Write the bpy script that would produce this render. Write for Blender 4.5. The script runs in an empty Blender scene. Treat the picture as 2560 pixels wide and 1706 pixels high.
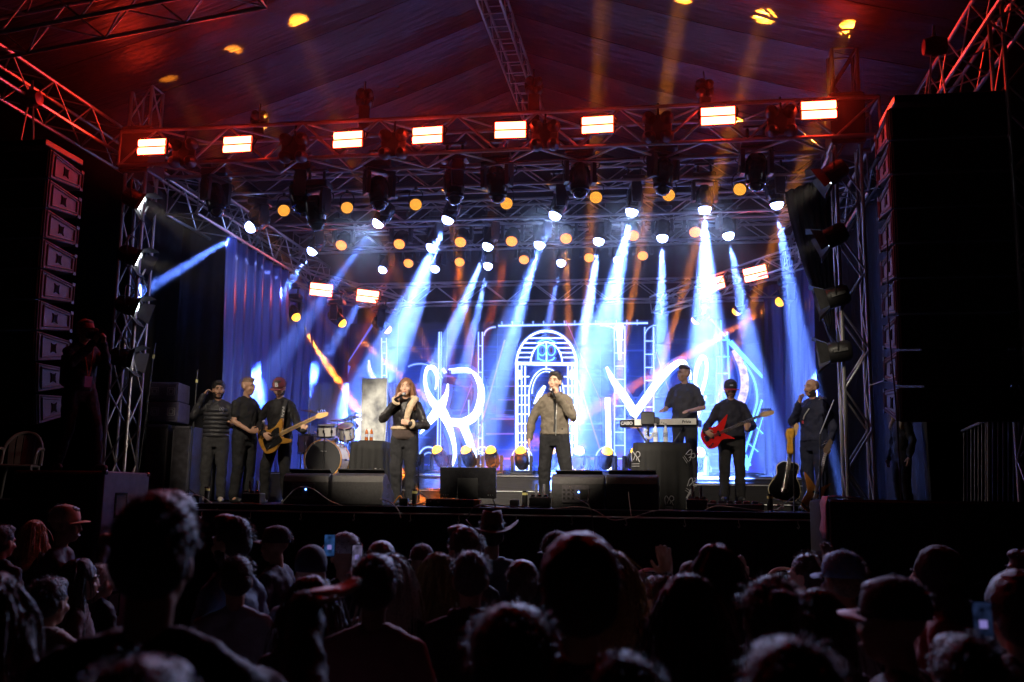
import bpy, math, random
from mathutils import Vector, Matrix, Quaternion, noise
V = Vector
random.seed(7)
sc = bpy.context.scene
COL = sc.collection
PI = math.pi
# ------------------------------------------------------------------ camera
# stage axes: X along the stage, Y into the stage, Z up; the camera is in the audience, 2 m up
YAW, PITCH, ROLL, FPX = .15815, .15674, .014353, 2489.0
FW = V((-math.sin(YAW) * math.cos(PITCH), math.cos(YAW) * math.cos(PITCH), math.sin(PITCH)))
R0 = V((math.cos(YAW), math.sin(YAW), 0)); U0 = R0.cross(FW)
RT = R0 * math.cos(ROLL) + U0 * math.sin(ROLL); UP = U0 * math.cos(ROLL) - R0 * math.sin(ROLL)
EYE = V((0, 0, 2.0))
cam = bpy.data.objects.new('camera', bpy.data.cameras.new('camera')); COL.objects.link(cam)
_m = Matrix((RT, UP, -FW)).transposed().to_4x4(); _m.translation = EYE; cam.matrix_world = _m
cam.data.lens = 35; cam.data.sensor_width = 36; cam.data.clip_end = 500; cam.data.clip_start = .05
cam.data.dof.use_dof = True; cam.data.dof.focus_distance = 13.6; cam.data.dof.aperture_fstop = 2.2
sc.camera = cam
# ------------------------------------------------------------------ night sky, exposure, sampling
world = bpy.data.worlds.new('World'); sc.world = world; world.use_nodes = True
_n = world.node_tree; _bg = _n.nodes['Background']
_sky = _n.nodes.new('ShaderNodeTexSky'); _sky.sky_type = 'NISHITA'; _sky.sun_disc = False
_sky.sun_elevation = math.radians(-8); _sky.sun_rotation = math.radians(150)
_n.links.new(_sky.outputs[0], _bg.inputs[0]); _bg.inputs[1].default_value = .05
sc.view_settings.view_transform = 'Standard'; sc.view_settings.look = 'None'
sc.view_settings.exposure = .3; sc.view_settings.gamma = 1
cy = sc.cycles
cy.use_denoising = True; cy.denoiser = 'OPENIMAGEDENOISE'; cy.use_light_tree = True
cy.max_bounces = 4; cy.diffuse_bounces = 2; cy.glossy_bounces = 2; cy.transmission_bounces = 4
cy.volume_bounces = 0; cy.transparent_max_bounces = 8; cy.caustics_reflective = False; cy.caustics_refractive = False
cy.sample_clamp_indirect = 4; cy.sample_clamp_direct = 0
SZ = 1.88            # stage floor height


def at(x, y, Y):
    """point of the plane at stage depth Y that is seen at pixel (x, y) of the photograph"""
    d = RT * ((x - 1280) / FPX) - UP * ((y - 853) / FPX) + FW
    return EYE + d * (Y / d.y)


def atz(x, y, z):
    """point seen at pixel (x, y), z metres along the optical axis"""
    return EYE + (RT * ((x - 1280) / FPX) - UP * ((y - 853) / FPX) + FW) * z


# ------------------------------------------------------------------ spot lamps
def gobo(L, scale, lo=.35):
    """a real gobo: the beam is broken into rays by a pattern across its angle"""
    L.use_nodes = True; nt = L.node_tree; em = nt.nodes['Emission']
    tc = nt.nodes.new('ShaderNodeTexCoord'); mp = nt.nodes.new('ShaderNodeMapping')
    mp.inputs['Scale'].default_value = (scale, scale, scale)
    mp.inputs['Location'].default_value = (random.random() * 50, random.random() * 50, 0)
    nz = nt.nodes.new('ShaderNodeTexNoise'); nz.inputs['Scale'].default_value = 1; nz.inputs['Detail'].default_value = 2
    mr = nt.nodes.new('ShaderNodeMapRange'); mr.inputs[1].default_value = .42; mr.inputs[2].default_value = .66
    mr.inputs[3].default_value = lo; mr.inputs[4].default_value = 1.9
    nt.links.new(tc.outputs['Normal'], mp.inputs[0]); nt.links.new(mp.outputs[0], nz.inputs['Vector'])
    nt.links.new(nz.outputs[0], mr.inputs[0]); nt.links.new(mr.outputs[0], em.inputs['Strength'])


def spot(a, b, col, power, ang, parent=None, blend=.25, r=.06, g=0, name='lamp_light'):
    """spot lamp at a aimed at b (world coordinates)"""
    L = bpy.data.lights.new(name, 'SPOT'); L.color = col; L.energy = power
    L.spot_size = math.radians(ang); L.spot_blend = blend; L.shadow_soft_size = r
    if g: gobo(L, g)
    o = bpy.data.objects.new(name, L); COL.objects.link(o)
    m = (b - a).to_track_quat('-Z', 'Y').to_matrix().to_4x4(); m.translation = a
    if parent:
        o.parent = parent; o.matrix_parent_inverse = Matrix()
        o.matrix_basis = WM(parent).inverted() @ m
    else: o.matrix_world = m
    return o
# ------------------------------------------------------------------ materials
MATS = {}


def M(name, col=(.5, .5, .5), rough=.6, metal=0., var=.25, scale=6., bump=.0, bscale=40., spec=.5, stretch=None, sheen=0., coat=0.):
    if name in MATS: return MATS[name]
    m = bpy.data.materials.new(name); m.use_nodes = True; nt = m.node_tree; b = nt.nodes['Principled BSDF']
    b.inputs['Roughness'].default_value = rough; b.inputs['Metallic'].default_value = metal
    b.inputs['Specular IOR Level'].default_value = spec
    if sheen: b.inputs['Sheen Weight'].default_value = sheen
    if coat: b.inputs['Coat Weight'].default_value = coat
    tc = nt.nodes.new('ShaderNodeTexCoord'); src = tc.outputs['Object']
    if stretch:
        mp = nt.nodes.new('ShaderNodeMapping'); mp.inputs['Scale'].default_value = stretch
        nt.links.new(src, mp.inputs[0]); src = mp.outputs[0]
    nz = nt.nodes.new('ShaderNodeTexNoise'); nz.inputs['Scale'].default_value = scale; nz.inputs['Detail'].default_value = 4
    nt.links.new(src, nz.inputs['Vector'])
    rp = nt.nodes.new('ShaderNodeValToRGB'); rp.color_ramp.elements[0].position = .3; rp.color_ramp.elements[1].position = .7
    rp.color_ramp.elements[0].color = (*[c * (1 - var) for c in col], 1)
    rp.color_ramp.elements[1].color = (*[min(1, c * (1 + var)) for c in col], 1)
    nt.links.new(nz.outputs[0], rp.inputs[0]); nt.links.new(rp.outputs[0], b.inputs['Base Color'])
    if bump:
        n2 = nt.nodes.new('ShaderNodeTexNoise'); n2.inputs['Scale'].default_value = bscale; n2.inputs['Detail'].default_value = 3
        nt.links.new(src, n2.inputs['Vector'])
        bp = nt.nodes.new('ShaderNodeBump'); bp.inputs['Strength'].default_value = bump; bp.inputs['Distance'].default_value = .02
        nt.links.new(n2.outputs[0], bp.inputs['Height']); nt.links.new(bp.outputs[0], b.inputs['Normal'])
    MATS[name] = m
    return m


def EM(name, col, strength, sample=True, var=0., scale=30.):
    """surface that gives off light: lamp lenses, LED strips, screens"""
    if name in MATS: return MATS[name]
    m = bpy.data.materials.new(name); m.use_nodes = True; nt = m.node_tree; b = nt.nodes['Principled BSDF']
    b.inputs['Base Color'].default_value = (.02, .02, .02, 1); b.inputs['Roughness'].default_value = .4
    b.inputs['Emission Color'].default_value = (*col, 1); b.inputs['Emission Strength'].default_value = strength
    if var:
        tc = nt.nodes.new('ShaderNodeTexCoord'); nz = nt.nodes.new('ShaderNodeTexNoise'); nz.inputs['Scale'].default_value = scale
        mr = nt.nodes.new('ShaderNodeMapRange'); mr.inputs[1].default_value = .3; mr.inputs[2].default_value = .7
        mr.inputs[3].default_value = strength * (1 - var); mr.inputs[4].default_value = strength * (1 + var)
        nt.links.new(tc.outputs['Object'], nz.inputs['Vector']); nt.links.new(nz.outputs[0], mr.inputs[0])
        nt.links.new(mr.outputs[0], b.inputs['Emission Strength'])
    if not sample: m.cycles.emission_sampling = 'NONE'
    MATS[name] = m
    return m


# ------------------------------------------------------------------ meshes
class MB:
    """collects shapes; build() links them as ONE mesh object"""

    def __init__(s): s.v = []; s.f = []

    def add(s, vs, fs, m=None):
        o = len(s.v)
        s.v += [tuple(m @ V(p)) if m else tuple(p) for p in vs]
        s.f += [tuple(i + o for i in f) for f in fs]
        return s

    def box(s, c, d, m=None, bev=0.):
        x, y, z = [k / 2 for k in d]; C = V(c)
        if bev:
            b = bev; rings = [(-z, b), (-z + b, 0), (z - b, 0), (z, b)]; vs = []
            for h, i in rings:
                X, Y = x - i, y - i; q = min(b, X, Y) * .6
                for px, py in ((-X, -Y + q), (-X + q, -Y), (X - q, -Y), (X, -Y + q), (X, Y - q), (X - q, Y), (-X + q, Y), (-X, Y - q)):
                    vs.append(C + V((px, py, h)))
            fs = [tuple(range(7, -1, -1)), tuple(range(24, 32))]
            for r in range(3):
                for k in range(8):
                    a = r * 8 + k; d2 = r * 8 + (k + 1) % 8
                    fs.append((a, d2, d2 + 8, a + 8))
            return s.add(vs, fs, m)
        vs = [C + V((i * x, j * y, k * z)) for i in (-1, 1) for j in (-1, 1) for k in (-1, 1)]
        return s.add(vs, [(0, 1, 3, 2), (4, 6, 7, 5), (0, 4, 5, 1), (2, 3, 7, 6), (0, 2, 6, 4), (1, 5, 7, 3)], m)

    def tube(s, p, q, r0, r1=None, n=8, cap=True):
        p, q = V(p), V(q); r1 = r0 if r1 is None else r1
        R = (q - p).to_track_quat('Z', 'Y').to_matrix()
        vs = [c + R @ V((math.cos(2 * PI * k / n) * r, math.sin(2 * PI * k / n) * r, 0)) for c, r in ((p, r0), (q, r1)) for k in range(n)]
        fs = [(k, (k + 1) % n, n + (k + 1) % n, n + k) for k in range(n)]
        if cap: fs += [tuple(range(n - 1, -1, -1)), tuple(range(n, 2 * n))]
        return s.add(vs, fs)

    def lathe(s, prof, n=16, m=None, arc=1., cap=True):
        """profile [(r, z)...] round Z"""
        vs = []; fs = []; K = n if arc == 1 else n + 1
        for r, z in prof:
            for k in range(K):
                a = 2 * PI * arc * k / n; vs.append((r * math.cos(a), r * math.sin(a), z))
        for i in range(len(prof) - 1):
            for k in range(n):
                b = (k + 1) % K
                fs.append((i * K + k, i * K + b, (i + 1) * K + b, (i + 1) * K + k))
        if arc == 1 and cap:
            if prof[0][0] > 1e-6: fs.append(tuple(range(K - 1, -1, -1)))
            if prof[-1][0] > 1e-6: fs.append(tuple(range((len(prof) - 1) * K, len(prof) * K)))
        return s.add(vs, fs, m)

    def ball(s, c, r, m=None, nu=12, nv=8):
        r = (r, r, r) if not hasattr(r, '__len__') else r
        vs = [V((0, 0, -1))]; fs = []
        for i in range(1, nv):
            t = PI * i / nv
            vs += [V((math.sin(t) * math.cos(2 * PI * k / nu), math.sin(t) * math.sin(2 * PI * k / nu), -math.cos(t))) for k in range(nu)]
        vs.append(V((0, 0, 1)))
        for k in range(nu):
            b = (k + 1) % nu
            fs.append((0, 1 + b, 1 + k))
            for i in range(nv - 2):
                o = 1 + i * nu; fs.append((o + k, o + b, o + nu + b, o + nu + k))
            o = 1 + (nv - 2) * nu; fs.append((o + k, o + b, len(vs) - 1))
        M3 = m or Matrix()
        return s.add([M3 @ V((p.x * r[0] + c[0], p.y * r[1] + c[1], p.z * r[2] + c[2])) for p in vs], fs)

    def chain(s, pts, rad, n=10):
        """tapered limb with ball joints"""
        pts = [V(p) for p in pts]
        for i in range(len(pts)):
            s.ball(pts[i], rad[i], nu=n, nv=6)
            if i: s.tube(pts[i - 1], pts[i], rad[i - 1], rad[i], n)
        return s

    def loft(s, rings, n=16):
        """rings [(center, rx, ry)] in XY planes, or (center, rx, ry, tilt)"""
        vs = []; fs = []
        for c, rx, ry, *t in rings:
            R = Matrix.Rotation(t[0], 3, 'X') if t else None
            for k in range(n):
                a = 2 * PI * k / n; p = V((rx * math.cos(a), ry * math.sin(a), 0))
                vs.append(V(c) + (R @ p if R else p))
        for i in range(len(rings) - 1):
            for k in range(n):
                b = (k + 1) % n; fs.append((i * n + k, i * n + b, (i + 1) * n + b, (i + 1) * n + k))
        fs += [tuple(range(n - 1, -1, -1)), tuple(range((len(rings) - 1) * n, len(rings) * n))]
        return s.add(vs, fs)

    def prism(s, outline, d, m=None):
        """closed outline [(x, z)...] in XZ, thickness d along Y"""
        n = len(outline)
        vs = [(x, -d / 2, z) for x, z in outline] + [(x, d / 2, z) for x, z in outline]
        fs = [tuple(range(n)), tuple(range(2 * n - 1, n - 1, -1))] + [(k, k + n, (k + 1) % n + n, (k + 1) % n) for k in range(n)]
        return s.add(vs, fs, m)

    def cable(s, pts, r=.008, n=5, sub=6):
        P = smooth_path(pts, sub)
        vs = []; fs = []
        for i, p in enumerate(P):
            d = (P[min(i + 1, len(P) - 1)] - P[max(i - 1, 0)])
            R = d.to_track_quat('Z', 'Y').to_matrix()
            vs += [p + R @ V((math.cos(2 * PI * k / n) * r, math.sin(2 * PI * k / n) * r, 0)) for k in range(n)]
        for i in range(len(P) - 1):
            for k in range(n):
                b = (k + 1) % n; fs.append((i * n + k, i * n + b, (i + 1) * n + b, (i + 1) * n + k))
        return s.add(vs, fs)

    def mesh(s, name, mat, smooth=False):
        me = bpy.data.meshes.new(name); me.from_pydata(s.v, [], s.f)
        if mat: me.materials.append(mat)
        if smooth:
            me.shade_smooth()
            if smooth != 2: me.set_sharp_from_angle(angle=math.radians(40))
        return me

    def build(s, name, mat, parent=None, smooth=False, loc=None):
        return put(name, s.mesh(name, mat, smooth), parent, loc)


def smooth_path(pts, sub=6):
    pts = [V(p) for p in pts]
    if len(pts) < 3: return pts
    out = []; P = [pts[0] * 2 - pts[1]] + pts + [pts[-1] * 2 - pts[-2]]
    for i in range(1, len(P) - 2):
        a, b, c, d = P[i - 1:i + 3]
        for k in range(sub):
            t = k / sub
            out.append(.5 * (2 * b + (c - a) * t + (2 * a - 5 * b + 4 * c - d) * t * t + (3 * b - a - 3 * c + d) * t ** 3))
    return out + [pts[-1]]


def put(name, me, parent=None, loc=None):
    o = bpy.data.objects.new(name, me); COL.objects.link(o)
    if parent: o.parent = parent
    if loc is not None: o.location = loc
    return o


def WM(o):
    """world matrix from the parent chain"""
    m = o.matrix_basis
    while o.parent: o = o.parent; m = o.matrix_basis @ m
    return m


def tag(o, label, cat, group=None):
    o['label'] = label; o['category'] = cat
    if group: o['group'] = group
    return o


def thing(name, label, cat, loc=(0, 0, 0), rz=0., group=None):
    o = bpy.data.objects.new(name, None); COL.objects.link(o)
    o.empty_display_size = .1; o.location = loc; o.rotation_euler = (0, 0, rz)
    return tag(o, label, cat, group)


def struct(o): o['kind'] = 'structure'; return o


def stuff(o): o['kind'] = 'stuff'; return o


def copy_tree(o, parent=None):
    c = o.copy(); COL.objects.link(c); c.parent = parent
    for ch in o.children:
        if ch.type == 'MESH': copy_tree(ch, c)
    return c


def place(proto, label, loc, rot=None, scale=None, used=set()):
    """the first placement moves the prototype itself, later ones copy it"""
    o = proto if proto.name not in used else copy_tree(proto)
    used.add(proto.name)
    o.location = loc; o['label'] = label
    if rot is not None: o.rotation_euler = rot
    if scale: o.scale = (scale,) * 3
    return o


def text_mesh(body, size, name, mat, parent, matrix, depth=.002, shear=0., font_w=0.):
    """flat lettering as mesh; matrix maps text XY plane into the parent's space"""
    c = bpy.data.curves.new(name, 'FONT'); c.body = body; c.size = size; c.extrude = depth; c.align_x = 'CENTER'; c.align_y = 'CENTER'
    c.shear = shear; c.offset = font_w; c.resolution_u = 3
    o = bpy.data.objects.new(name, c); COL.objects.link(o)
    dg = bpy.context.evaluated_depsgraph_get(); me = bpy.data.meshes.new_from_object(o.evaluated_get(dg))
    bpy.data.objects.remove(o); bpy.data.curves.remove(c)
    me.materials.clear(); me.materials.append(mat); me.transform(matrix)
    return put(name, me, parent)


FACE_CAM = Matrix.Rotation(PI / 2, 4, 'X')      # text standing upright, read from -Y
UNIT = MB().tube((0, 0, 0), (0, 0, 1), 1, n=8).mesh('bar', None, True)
UNITS = {}


def bar(name, p, q, r, mat, parent):
    """one round bar; all bars of a material share one mesh"""
    if mat.name not in UNITS:
        me = UNIT.copy(); me.materials.append(mat); UNITS[mat.name] = me
    o = put(name, UNITS[mat.name], parent)
    p, q = V(p), V(q); d = q - p
    o.location = p; o.rotation_mode = 'QUATERNION'; o.rotation_quaternion = d.to_track_quat('Z', 'Y'); o.scale = (r, r, d.length)
    return o


def truss(name, label, p0, p1, w, h, bay, mat, group=None, up=(0, 0, 1), rc=.025, rb=.011, faces='tbfk', ladder=False):
    """box truss from p0 to p1 (axis through its centre): four chords and its braces"""
    p0, p1 = V(p0), V(p1); t = thing(name, label, 'truss', p0, group=group)
    ax = (p1 - p0); L = ax.length; ax.normalize(); U = V(up); S = ax.cross(U).normalized(); U = S.cross(ax)
    c = {(i, j): S * (i * w / 2) + U * (j * h / 2) for i in (-1, 1) for j in (-1, 1)}
    for k in c.values(): bar('chord', k, k + ax * L, rc, mat, t)
    n = max(2, round(L / bay)); b = L / n
    pairs = {'t': ((-1, 1), (1, 1)), 'b': ((-1, -1), (1, -1)), 'f': ((-1, -1), (-1, 1)), 'k': ((1, -1), (1, 1))}
    for fc in faces:
        A, B = (c[k] for k in pairs[fc])
        for i in range(n):
            if ladder and fc in 'tb': bar('brace', A + ax * (i + .5) * b, B + ax * (i + .5) * b, rb, mat, t)
            elif i % 2 == 0: bar('brace', A + ax * i * b, B + ax * (i + 1) * b, rb, mat, t)
            else: bar('brace', B + ax * i * b, A + ax * (i + 1) * b, rb, mat, t)
        if not ladder:
            bar('brace', A, B, rb, mat, t); bar('brace', A + ax * L, B + ax * L, rb, mat, t)
    return t
# ================================================================== SETTING
ALU = M('truss_aluminium', (.42, .41, .41), .38, .85, .25, 9, .08, 60)
BLACK_WOOD = M('black_stained_plywood', (.01, .009, .01), .5, 0, .5, 5, .3, 30, stretch=(1, 1, 12), spec=.2)
DECK = M('stage_deck_plywood', (.014, .012, .012), .5, 0, .5, 3, .15, 50, spec=.25)
BLACK = M('black_powder_coat', (.016, .016, .018), .42, 0, .3, 12, .1, 120)
BLACKG = M('black_plastic_gloss', (.012, .012, .014), .22, 0, .3, 8)
RUBBER = M('black_rubber', (.014, .013, .013), .7, 0, .3, 20)
STEEL = M('brushed_steel', (.5, .5, .5), .3, 1, .2, 20)
CLOTHB = M('black_drape_cloth', (.012, .012, .015), .85, 0, .4, 6, .2, 90)

g = MB().box((-2, 15, -.1), (160, 160, .2)).build('ground', M('asphalt_ground', (.045, .043, .042), .85, 0, .4, 2, .4, 60))
struct(g)
# ---- stage: core box, plywood sheets, black fascia boards, steel edge
X0, X1, Y0, Y1 = -8.6, 3.4, 12.3, 19.9
st = struct(MB().box(((X0 + X1) / 2, (Y0 + Y1) / 2 + .03, (SZ - .06) / 2), (X1 - X0, Y1 - Y0 - .02, SZ - .06)).build('stage_floor', BLACK_WOOD))
sheet = MB().box((0, 0, 0), (1.194, .944, .05), bev=.004).mesh('deck_sheet', DECK)
for i in range(10):
    for j in range(8):
        put('deck_sheet', sheet, st, (X0 + .6 + i * 1.2, Y0 + .475 + j * .95, SZ - .025 + (-.001 if (i + j) % 3 else 0)))
board = MB().box((0, 0, 0), (1.192, .018, .86), bev=.004).mesh('fascia_board', BLACK_WOOD)
for i in range(10):
    for j in range(2):
        o = put('fascia_board', board, st, (X0 + .6 + i * 1.2, Y0 - .01 + random.uniform(-.003, .003), .45 + j * .868 + .01))
bar('edge_rail', (X0, Y0 - .02, SZ - .085), (X1, Y0 - .02, SZ - .085), .012, STEEL, st)
hook = MB().cable([(0, 0, 0), (0, -.02, -.03), (.012, -.03, -.06), (0, -.03, -.085), (-.014, -.03, -.065)], .006).mesh('hook', STEEL, True)
for i in range(15): put('hook', hook, st, (-8 + i * .68 + random.uniform(-.05, .05), Y0 - .02, SZ - .1))
# ---- risers upstage
def riser(name, a, b, z, n):
    o = struct(MB().box(((a[0] + b[0]) / 2, (a[1] + b[1]) / 2, (SZ + z - .03) / 2 + .002), (b[0] - a[0], b[1] - a[1], z - SZ - .034)).build(name, BLACK_WOOD))
    w = (b[0] - a[0]) / n
    me = MB().box((0, 0, 0), (w - .006, b[1] - a[1] + .02, .03), bev=.003).mesh('riser_top', DECK)
    for i in range(n): put('riser_top', me, o, (a[0] + w * (i + .5), (a[1] + b[1]) / 2, z - .015))
    bar('riser_edge', (a[0], a[1] - .02, z - .03), (b[0], a[1] - .02, z - .03), .008, STEEL, o)
    return o
riser('rear_riser', (-7.0, 16.75), (2.2, 19.4), 2.40, 6)
riser('rear_step', (-6.0, 16.25), (-.7, 16.74), 2.14, 4)
riser('keyboard_riser', (-.6, 15.35), (2.0, 16.7), 2.27, 2)
riser('guitar_platform', (.1, 14.5), (1.8, 15.3), 1.99, 1)

# ---- roof canopy: gable of tarpaulin strips
def tarp_mat():
    m = M('dark_tarpaulin', (.007, .005, .008), .4, 0, .35, 2, .0, spec=.22)
    nt = m.node_tree; b = nt.nodes['Principled BSDF']
    tc = nt.nodes.new('ShaderNodeTexCoord'); mp = nt.nodes.new('ShaderNodeMapping'); mp.inputs['Scale'].default_value = (1.2, 7, 1)
    n2 = nt.nodes.new('ShaderNodeTexNoise'); n2.inputs['Scale'].default_value = 1.6; n2.inputs['Detail'].default_value = 5
    bp = nt.nodes.new('ShaderNodeBump'); bp.inputs['Strength'].default_value = .55; bp.inputs['Distance'].default_value = .06
    nt.links.new(tc.outputs['Object'], mp.inputs[0]); nt.links.new(mp.outputs[0], n2.inputs['Vector'])
    nt.links.new(n2.outputs[0], bp.inputs['Height']); nt.links.new(bp.outputs[0], b.inputs['Normal'])
    return m
TARP = tarp_mat()
XR, ZR, XL, XE, ZE = -2.55, 9.75, -8.75, 3.65, 7.75
cn = thing('roof_canopy', 'dark purple tarpaulin roof stretched over the stage and the crowd', 'canopy', (XR, 13, ZR))
for side, xe in ((-1, XL), (1, XE)):
    for k in range(11):
        ya, yb = 5.0 + k * 1.4, 5.0 + k * 1.4 + 1.385; vs = []; fs = []; nx, ny = 12, 6
        for i in range(nx + 1):
            for j in range(ny + 1):
                t = i / nx; u = j / ny
                x = XR + (xe - XR) * t; y = ya + (yb - ya) * u
                z = ZR + (ZE - ZR) * t - .10 * math.sin(PI * u) - .12 * math.sin(PI * t) + .025 * noise.noise(V((x * 2.2, y * 5, side * 3)))
                vs.append((x - XR, y - 13, z - ZR))
        for i in range(nx):
            for j in range(ny):
                a = i * (ny + 1) + j; fs.append((a, a + 1, a + ny + 2, a + ny + 1))
        MB().add(vs, fs).build('canopy_strip', TARP, cn, 2)
        bar('canopy_batten', (0, ya - .008 - 13, .02), (xe - XR, ya - .008 - 13, ZE - ZR + .02), .03, BLACK, cn)
# ---- trusses of the roof
G = 'roof and stage trusses'
truss('ridge_truss', 'narrow ridge truss running under the middle of the tarpaulin roof', (XR, 4.6, 9.35), (XR, 19.5, 9.35), .34, .34, .42, ALU, G, rc=.024, ladder=True)
truss('eave_truss', 'roof edge truss above the left loudspeaker column', (-8.35, 4, 7.25), (-8.35, 19.6, 7.25), .42, .42, .45, ALU, G)
truss('eave_truss', 'roof edge truss above the right loudspeaker column', (3.45, 3, 7.1), (3.45, 19.6, 7.1), .42, .42, .45, ALU, G)
truss('gable_truss', 'sloping gable truss crossing the top left corner of the picture', at(-160, 95, 9.6), at(640, -62, 9.6), .5, .5, .5, ALU, G)
truss('leg_tower', 'slim truss leg at the right edge behind the railing', (3.78, 10.9, 0), (3.78, 10.9, 7.4), .42, .42, .5, ALU, G, up=(0, 1, 0))
ft = truss('front_truss', 'heavy front truss carrying the glowing red panels across the stage', (-7.95, 13.25, 7.0), (2.75, 13.25, 7.0), .6, .52, .56, ALU, G, rc=.03, rb=.018)
for nm, lab, x in (('tower', 'lattice tower with white floodlights left of the performers', -7.72), ('tower', 'lattice tower with barn door lamps beside the bald man', 2.35)):
    t = truss(nm, lab, (x, 13.2, SZ + .02), (x, 13.2, 8.0), .32, .32, .5, ALU, G, up=(0, 1, 0), rc=.026, rb=.014)
    MB().box((0, 0, -.006), (.6, .6, .024), bev=.005).build('base_plate', STEEL, t)
    MB().box((0, 0, 5.1), (.46, .5, .7), bev=.02).build('sleeve_block', BLACK, t) if x < 0 else MB().box((0, 0, 5.1), (.44, .5, .7), bev=.02).build('sleeve_block', BLACK, t)
for Y, z, lab in ((14.75, 6.95, 'first cross truss behind the heavy front truss'), (16.6, 6.95, 'middle cross truss holding the second row of spotlights'), (18.35, 6.95, 'rear cross truss holding the smallest row of spotlights')):
    truss('cross_truss', lab, (-7.3, Y, z), (2.3, Y, z), .34, .34, .45, ALU, G, rc=.024)
truss('cross_truss', 'low back truss above the video screen', (-7.2, 19.25, 6.05), (2.4, 19.25, 6.05), .34, .4, .5, ALU, G, rc=.024)
truss('side_truss', 'purple lit side truss above the left blue curtain', (-7.25, 13.6, 6.45), (-7.25, 19.5, 6.45), .5, .55, .5, ALU, G)
truss('side_truss', 'side truss behind the gathered black drape on the right', (2.45, 13.6, 6.45), (2.45, 19.5, 6.45), .5, .55, .5, ALU, G)
pl = (at(720, 690, 17.6), at(1000, 765, 18.6)); pr = (at(1640, 765, 18.6), at(2010, 640, 16.6))
truss('panel_truss', 'short angled truss with two glowing panels left above the screen', pl[0] + V((-.2, 0, .1)), pl[1], .3, .3, .35, ALU, G, rc=.02)
truss('panel_truss', 'short angled truss with two glowing panels right above the screen', pr[0], pr[1], .3, .3, .35, ALU, G, rc=.02)

# ---- curtains
def curtain(name, label, path, z0, z1, mat, pleat=.06, freq=5., thick=.006, gather=0., nz=14, sub=14):
    P = smooth_path(path, 12); L = [0]
    for i in range(1, len(P)): L.append(L[-1] + (P[i] - P[i - 1]).length)
    n = int(L[-1] * sub * freq / 2.2) + 2; vs = []; fs = []; seed = random.random() * 90
    def pos(l):
        for i in range(1, len(P)):
            if L[i] >= l or i == len(P) - 1:
                t = (l - L[i - 1]) / max(1e-6, L[i] - L[i - 1]); d = (P[i] - P[i - 1]).normalized(); return P[i - 1].lerp(P[i], t), V((-d.y, d.x, 0))
    for i in range(n + 1):
        l = L[-1] * i / n; p, nn = pos(l); w = .4 + .8 * abs(noise.noise(V((l * 1.3, seed, 0))))
        for j in range(nz + 1):
            u = j / nz; z = z0 + (z1 - z0) * u
            ph = l * freq * 2 * PI + 1.8 * noise.noise(V((l * 1.7, u * 1.2, seed)))
            a = pleat * w * (1 - .45 * u) * math.sin(ph) + .05 * noise.noise(V((l * .9, u * 2, seed + 7)))
            q = p + nn * a; vs.append((q.x, q.y, z))
    m = nz + 1
    for i in range(n):
        for j in range(nz): fs.append((i * m + j, (i + 1) * m + j, (i + 1) * m + j + 1, i * m + j + 1))
    b = V(vs[0]); o = MB().add([V(v) - b for v in vs], fs).build(name, mat, None, 2, b)
    s = o.modifiers.new('cloth', 'SOLIDIFY'); s.thickness = thick
    return tag(o, label, 'curtain', 'stage curtains')
SATIN = M('blue_satin', (.06, .08, .26), .28, .3, .3, 1.5, .12, 14, stretch=(9, 9, .5))
curtain('curtain', 'shiny blue pleated curtain hanging left of the drum kit', [(-7.0, 14.75, 0), (-7.05, 16.2, 0), (-7.0, 18.2, 0), (-6.75, 19.2, 0), (-6.3, 19.35, 0)], SZ + .03, 6.15, SATIN, .12, 2.6)
curtain('curtain', 'shiny blue pleated curtain hanging right of the video screen', [(1.78, 19.3, 0), (2.1, 18.9, 0), (2.3, 17.6, 0), (2.32, 16.6, 0)], SZ + .03, 6.1, SATIN, .11, 2.6)
curtain('drape', 'black drape hanging beside the left tower', [(-7.95, 15.0, 0), (-7.55, 15.05, 0), (-7.2, 15.1, 0)], SZ + .03, 6.55, CLOTHB, .05, 4)
curtain('backdrop', 'black backdrop behind the video screen', [(-8.4, 19.7, 0), (-2, 19.75, 0), (3.3, 19.7, 0)], SZ + .02, 7.1, CLOTHB, .06, 2)
curtain('wing_drape', 'black wing drape closing the left side of the stage', [(-8.3, 14.0, 0), (-8.4, 16, 0), (-8.4, 19.6, 0)], SZ + .02, 7.0, CLOTHB, .05, 2)
curtain('wing_drape', 'black wing drape closing the right side of the stage', [(3.3, 13.6, 0), (3.35, 16, 0), (3.3, 19.6, 0)], SZ + .02, 7.0, CLOTHB, .05, 2)
# the black drape on the right is gathered and swept from the truss to the tower
vs = []; fs = []; nu, nv = 22, 26
for j in range(nv + 1):
    v = j / nv
    la = at(1962 + 8 * math.sin(v * 3) + (2088 - 1962) * v ** 1.5, 480 + 400 * v, 13.75 + .1 * v)
    rb = at(2075 + 15 * v, 440 + 450 * v, 13.55 + .15 * v)
    for i in range(nu + 1):
        u = i / nu; p = la.lerp(rb, u); p = p + V((0, .05 * math.sin(u * 34 + v * 2) * (1 - .6 * v), 0)); vs.append(p)
for j in range(nv):
    for i in range(nu): a = j * (nu + 1) + i; fs.append((a, a + 1, a + nu + 2, a + nu + 1))
b = V(vs[0]); o = MB().add([p - b for p in vs], fs).build('drape', CLOTHB, None, 2, b)
o.modifiers.new('cloth', 'SOLIDIFY').thickness = .008
tag(o, 'black drape gathered and swept sideways beside the right tower', 'curtain', 'stage curtains')

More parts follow.
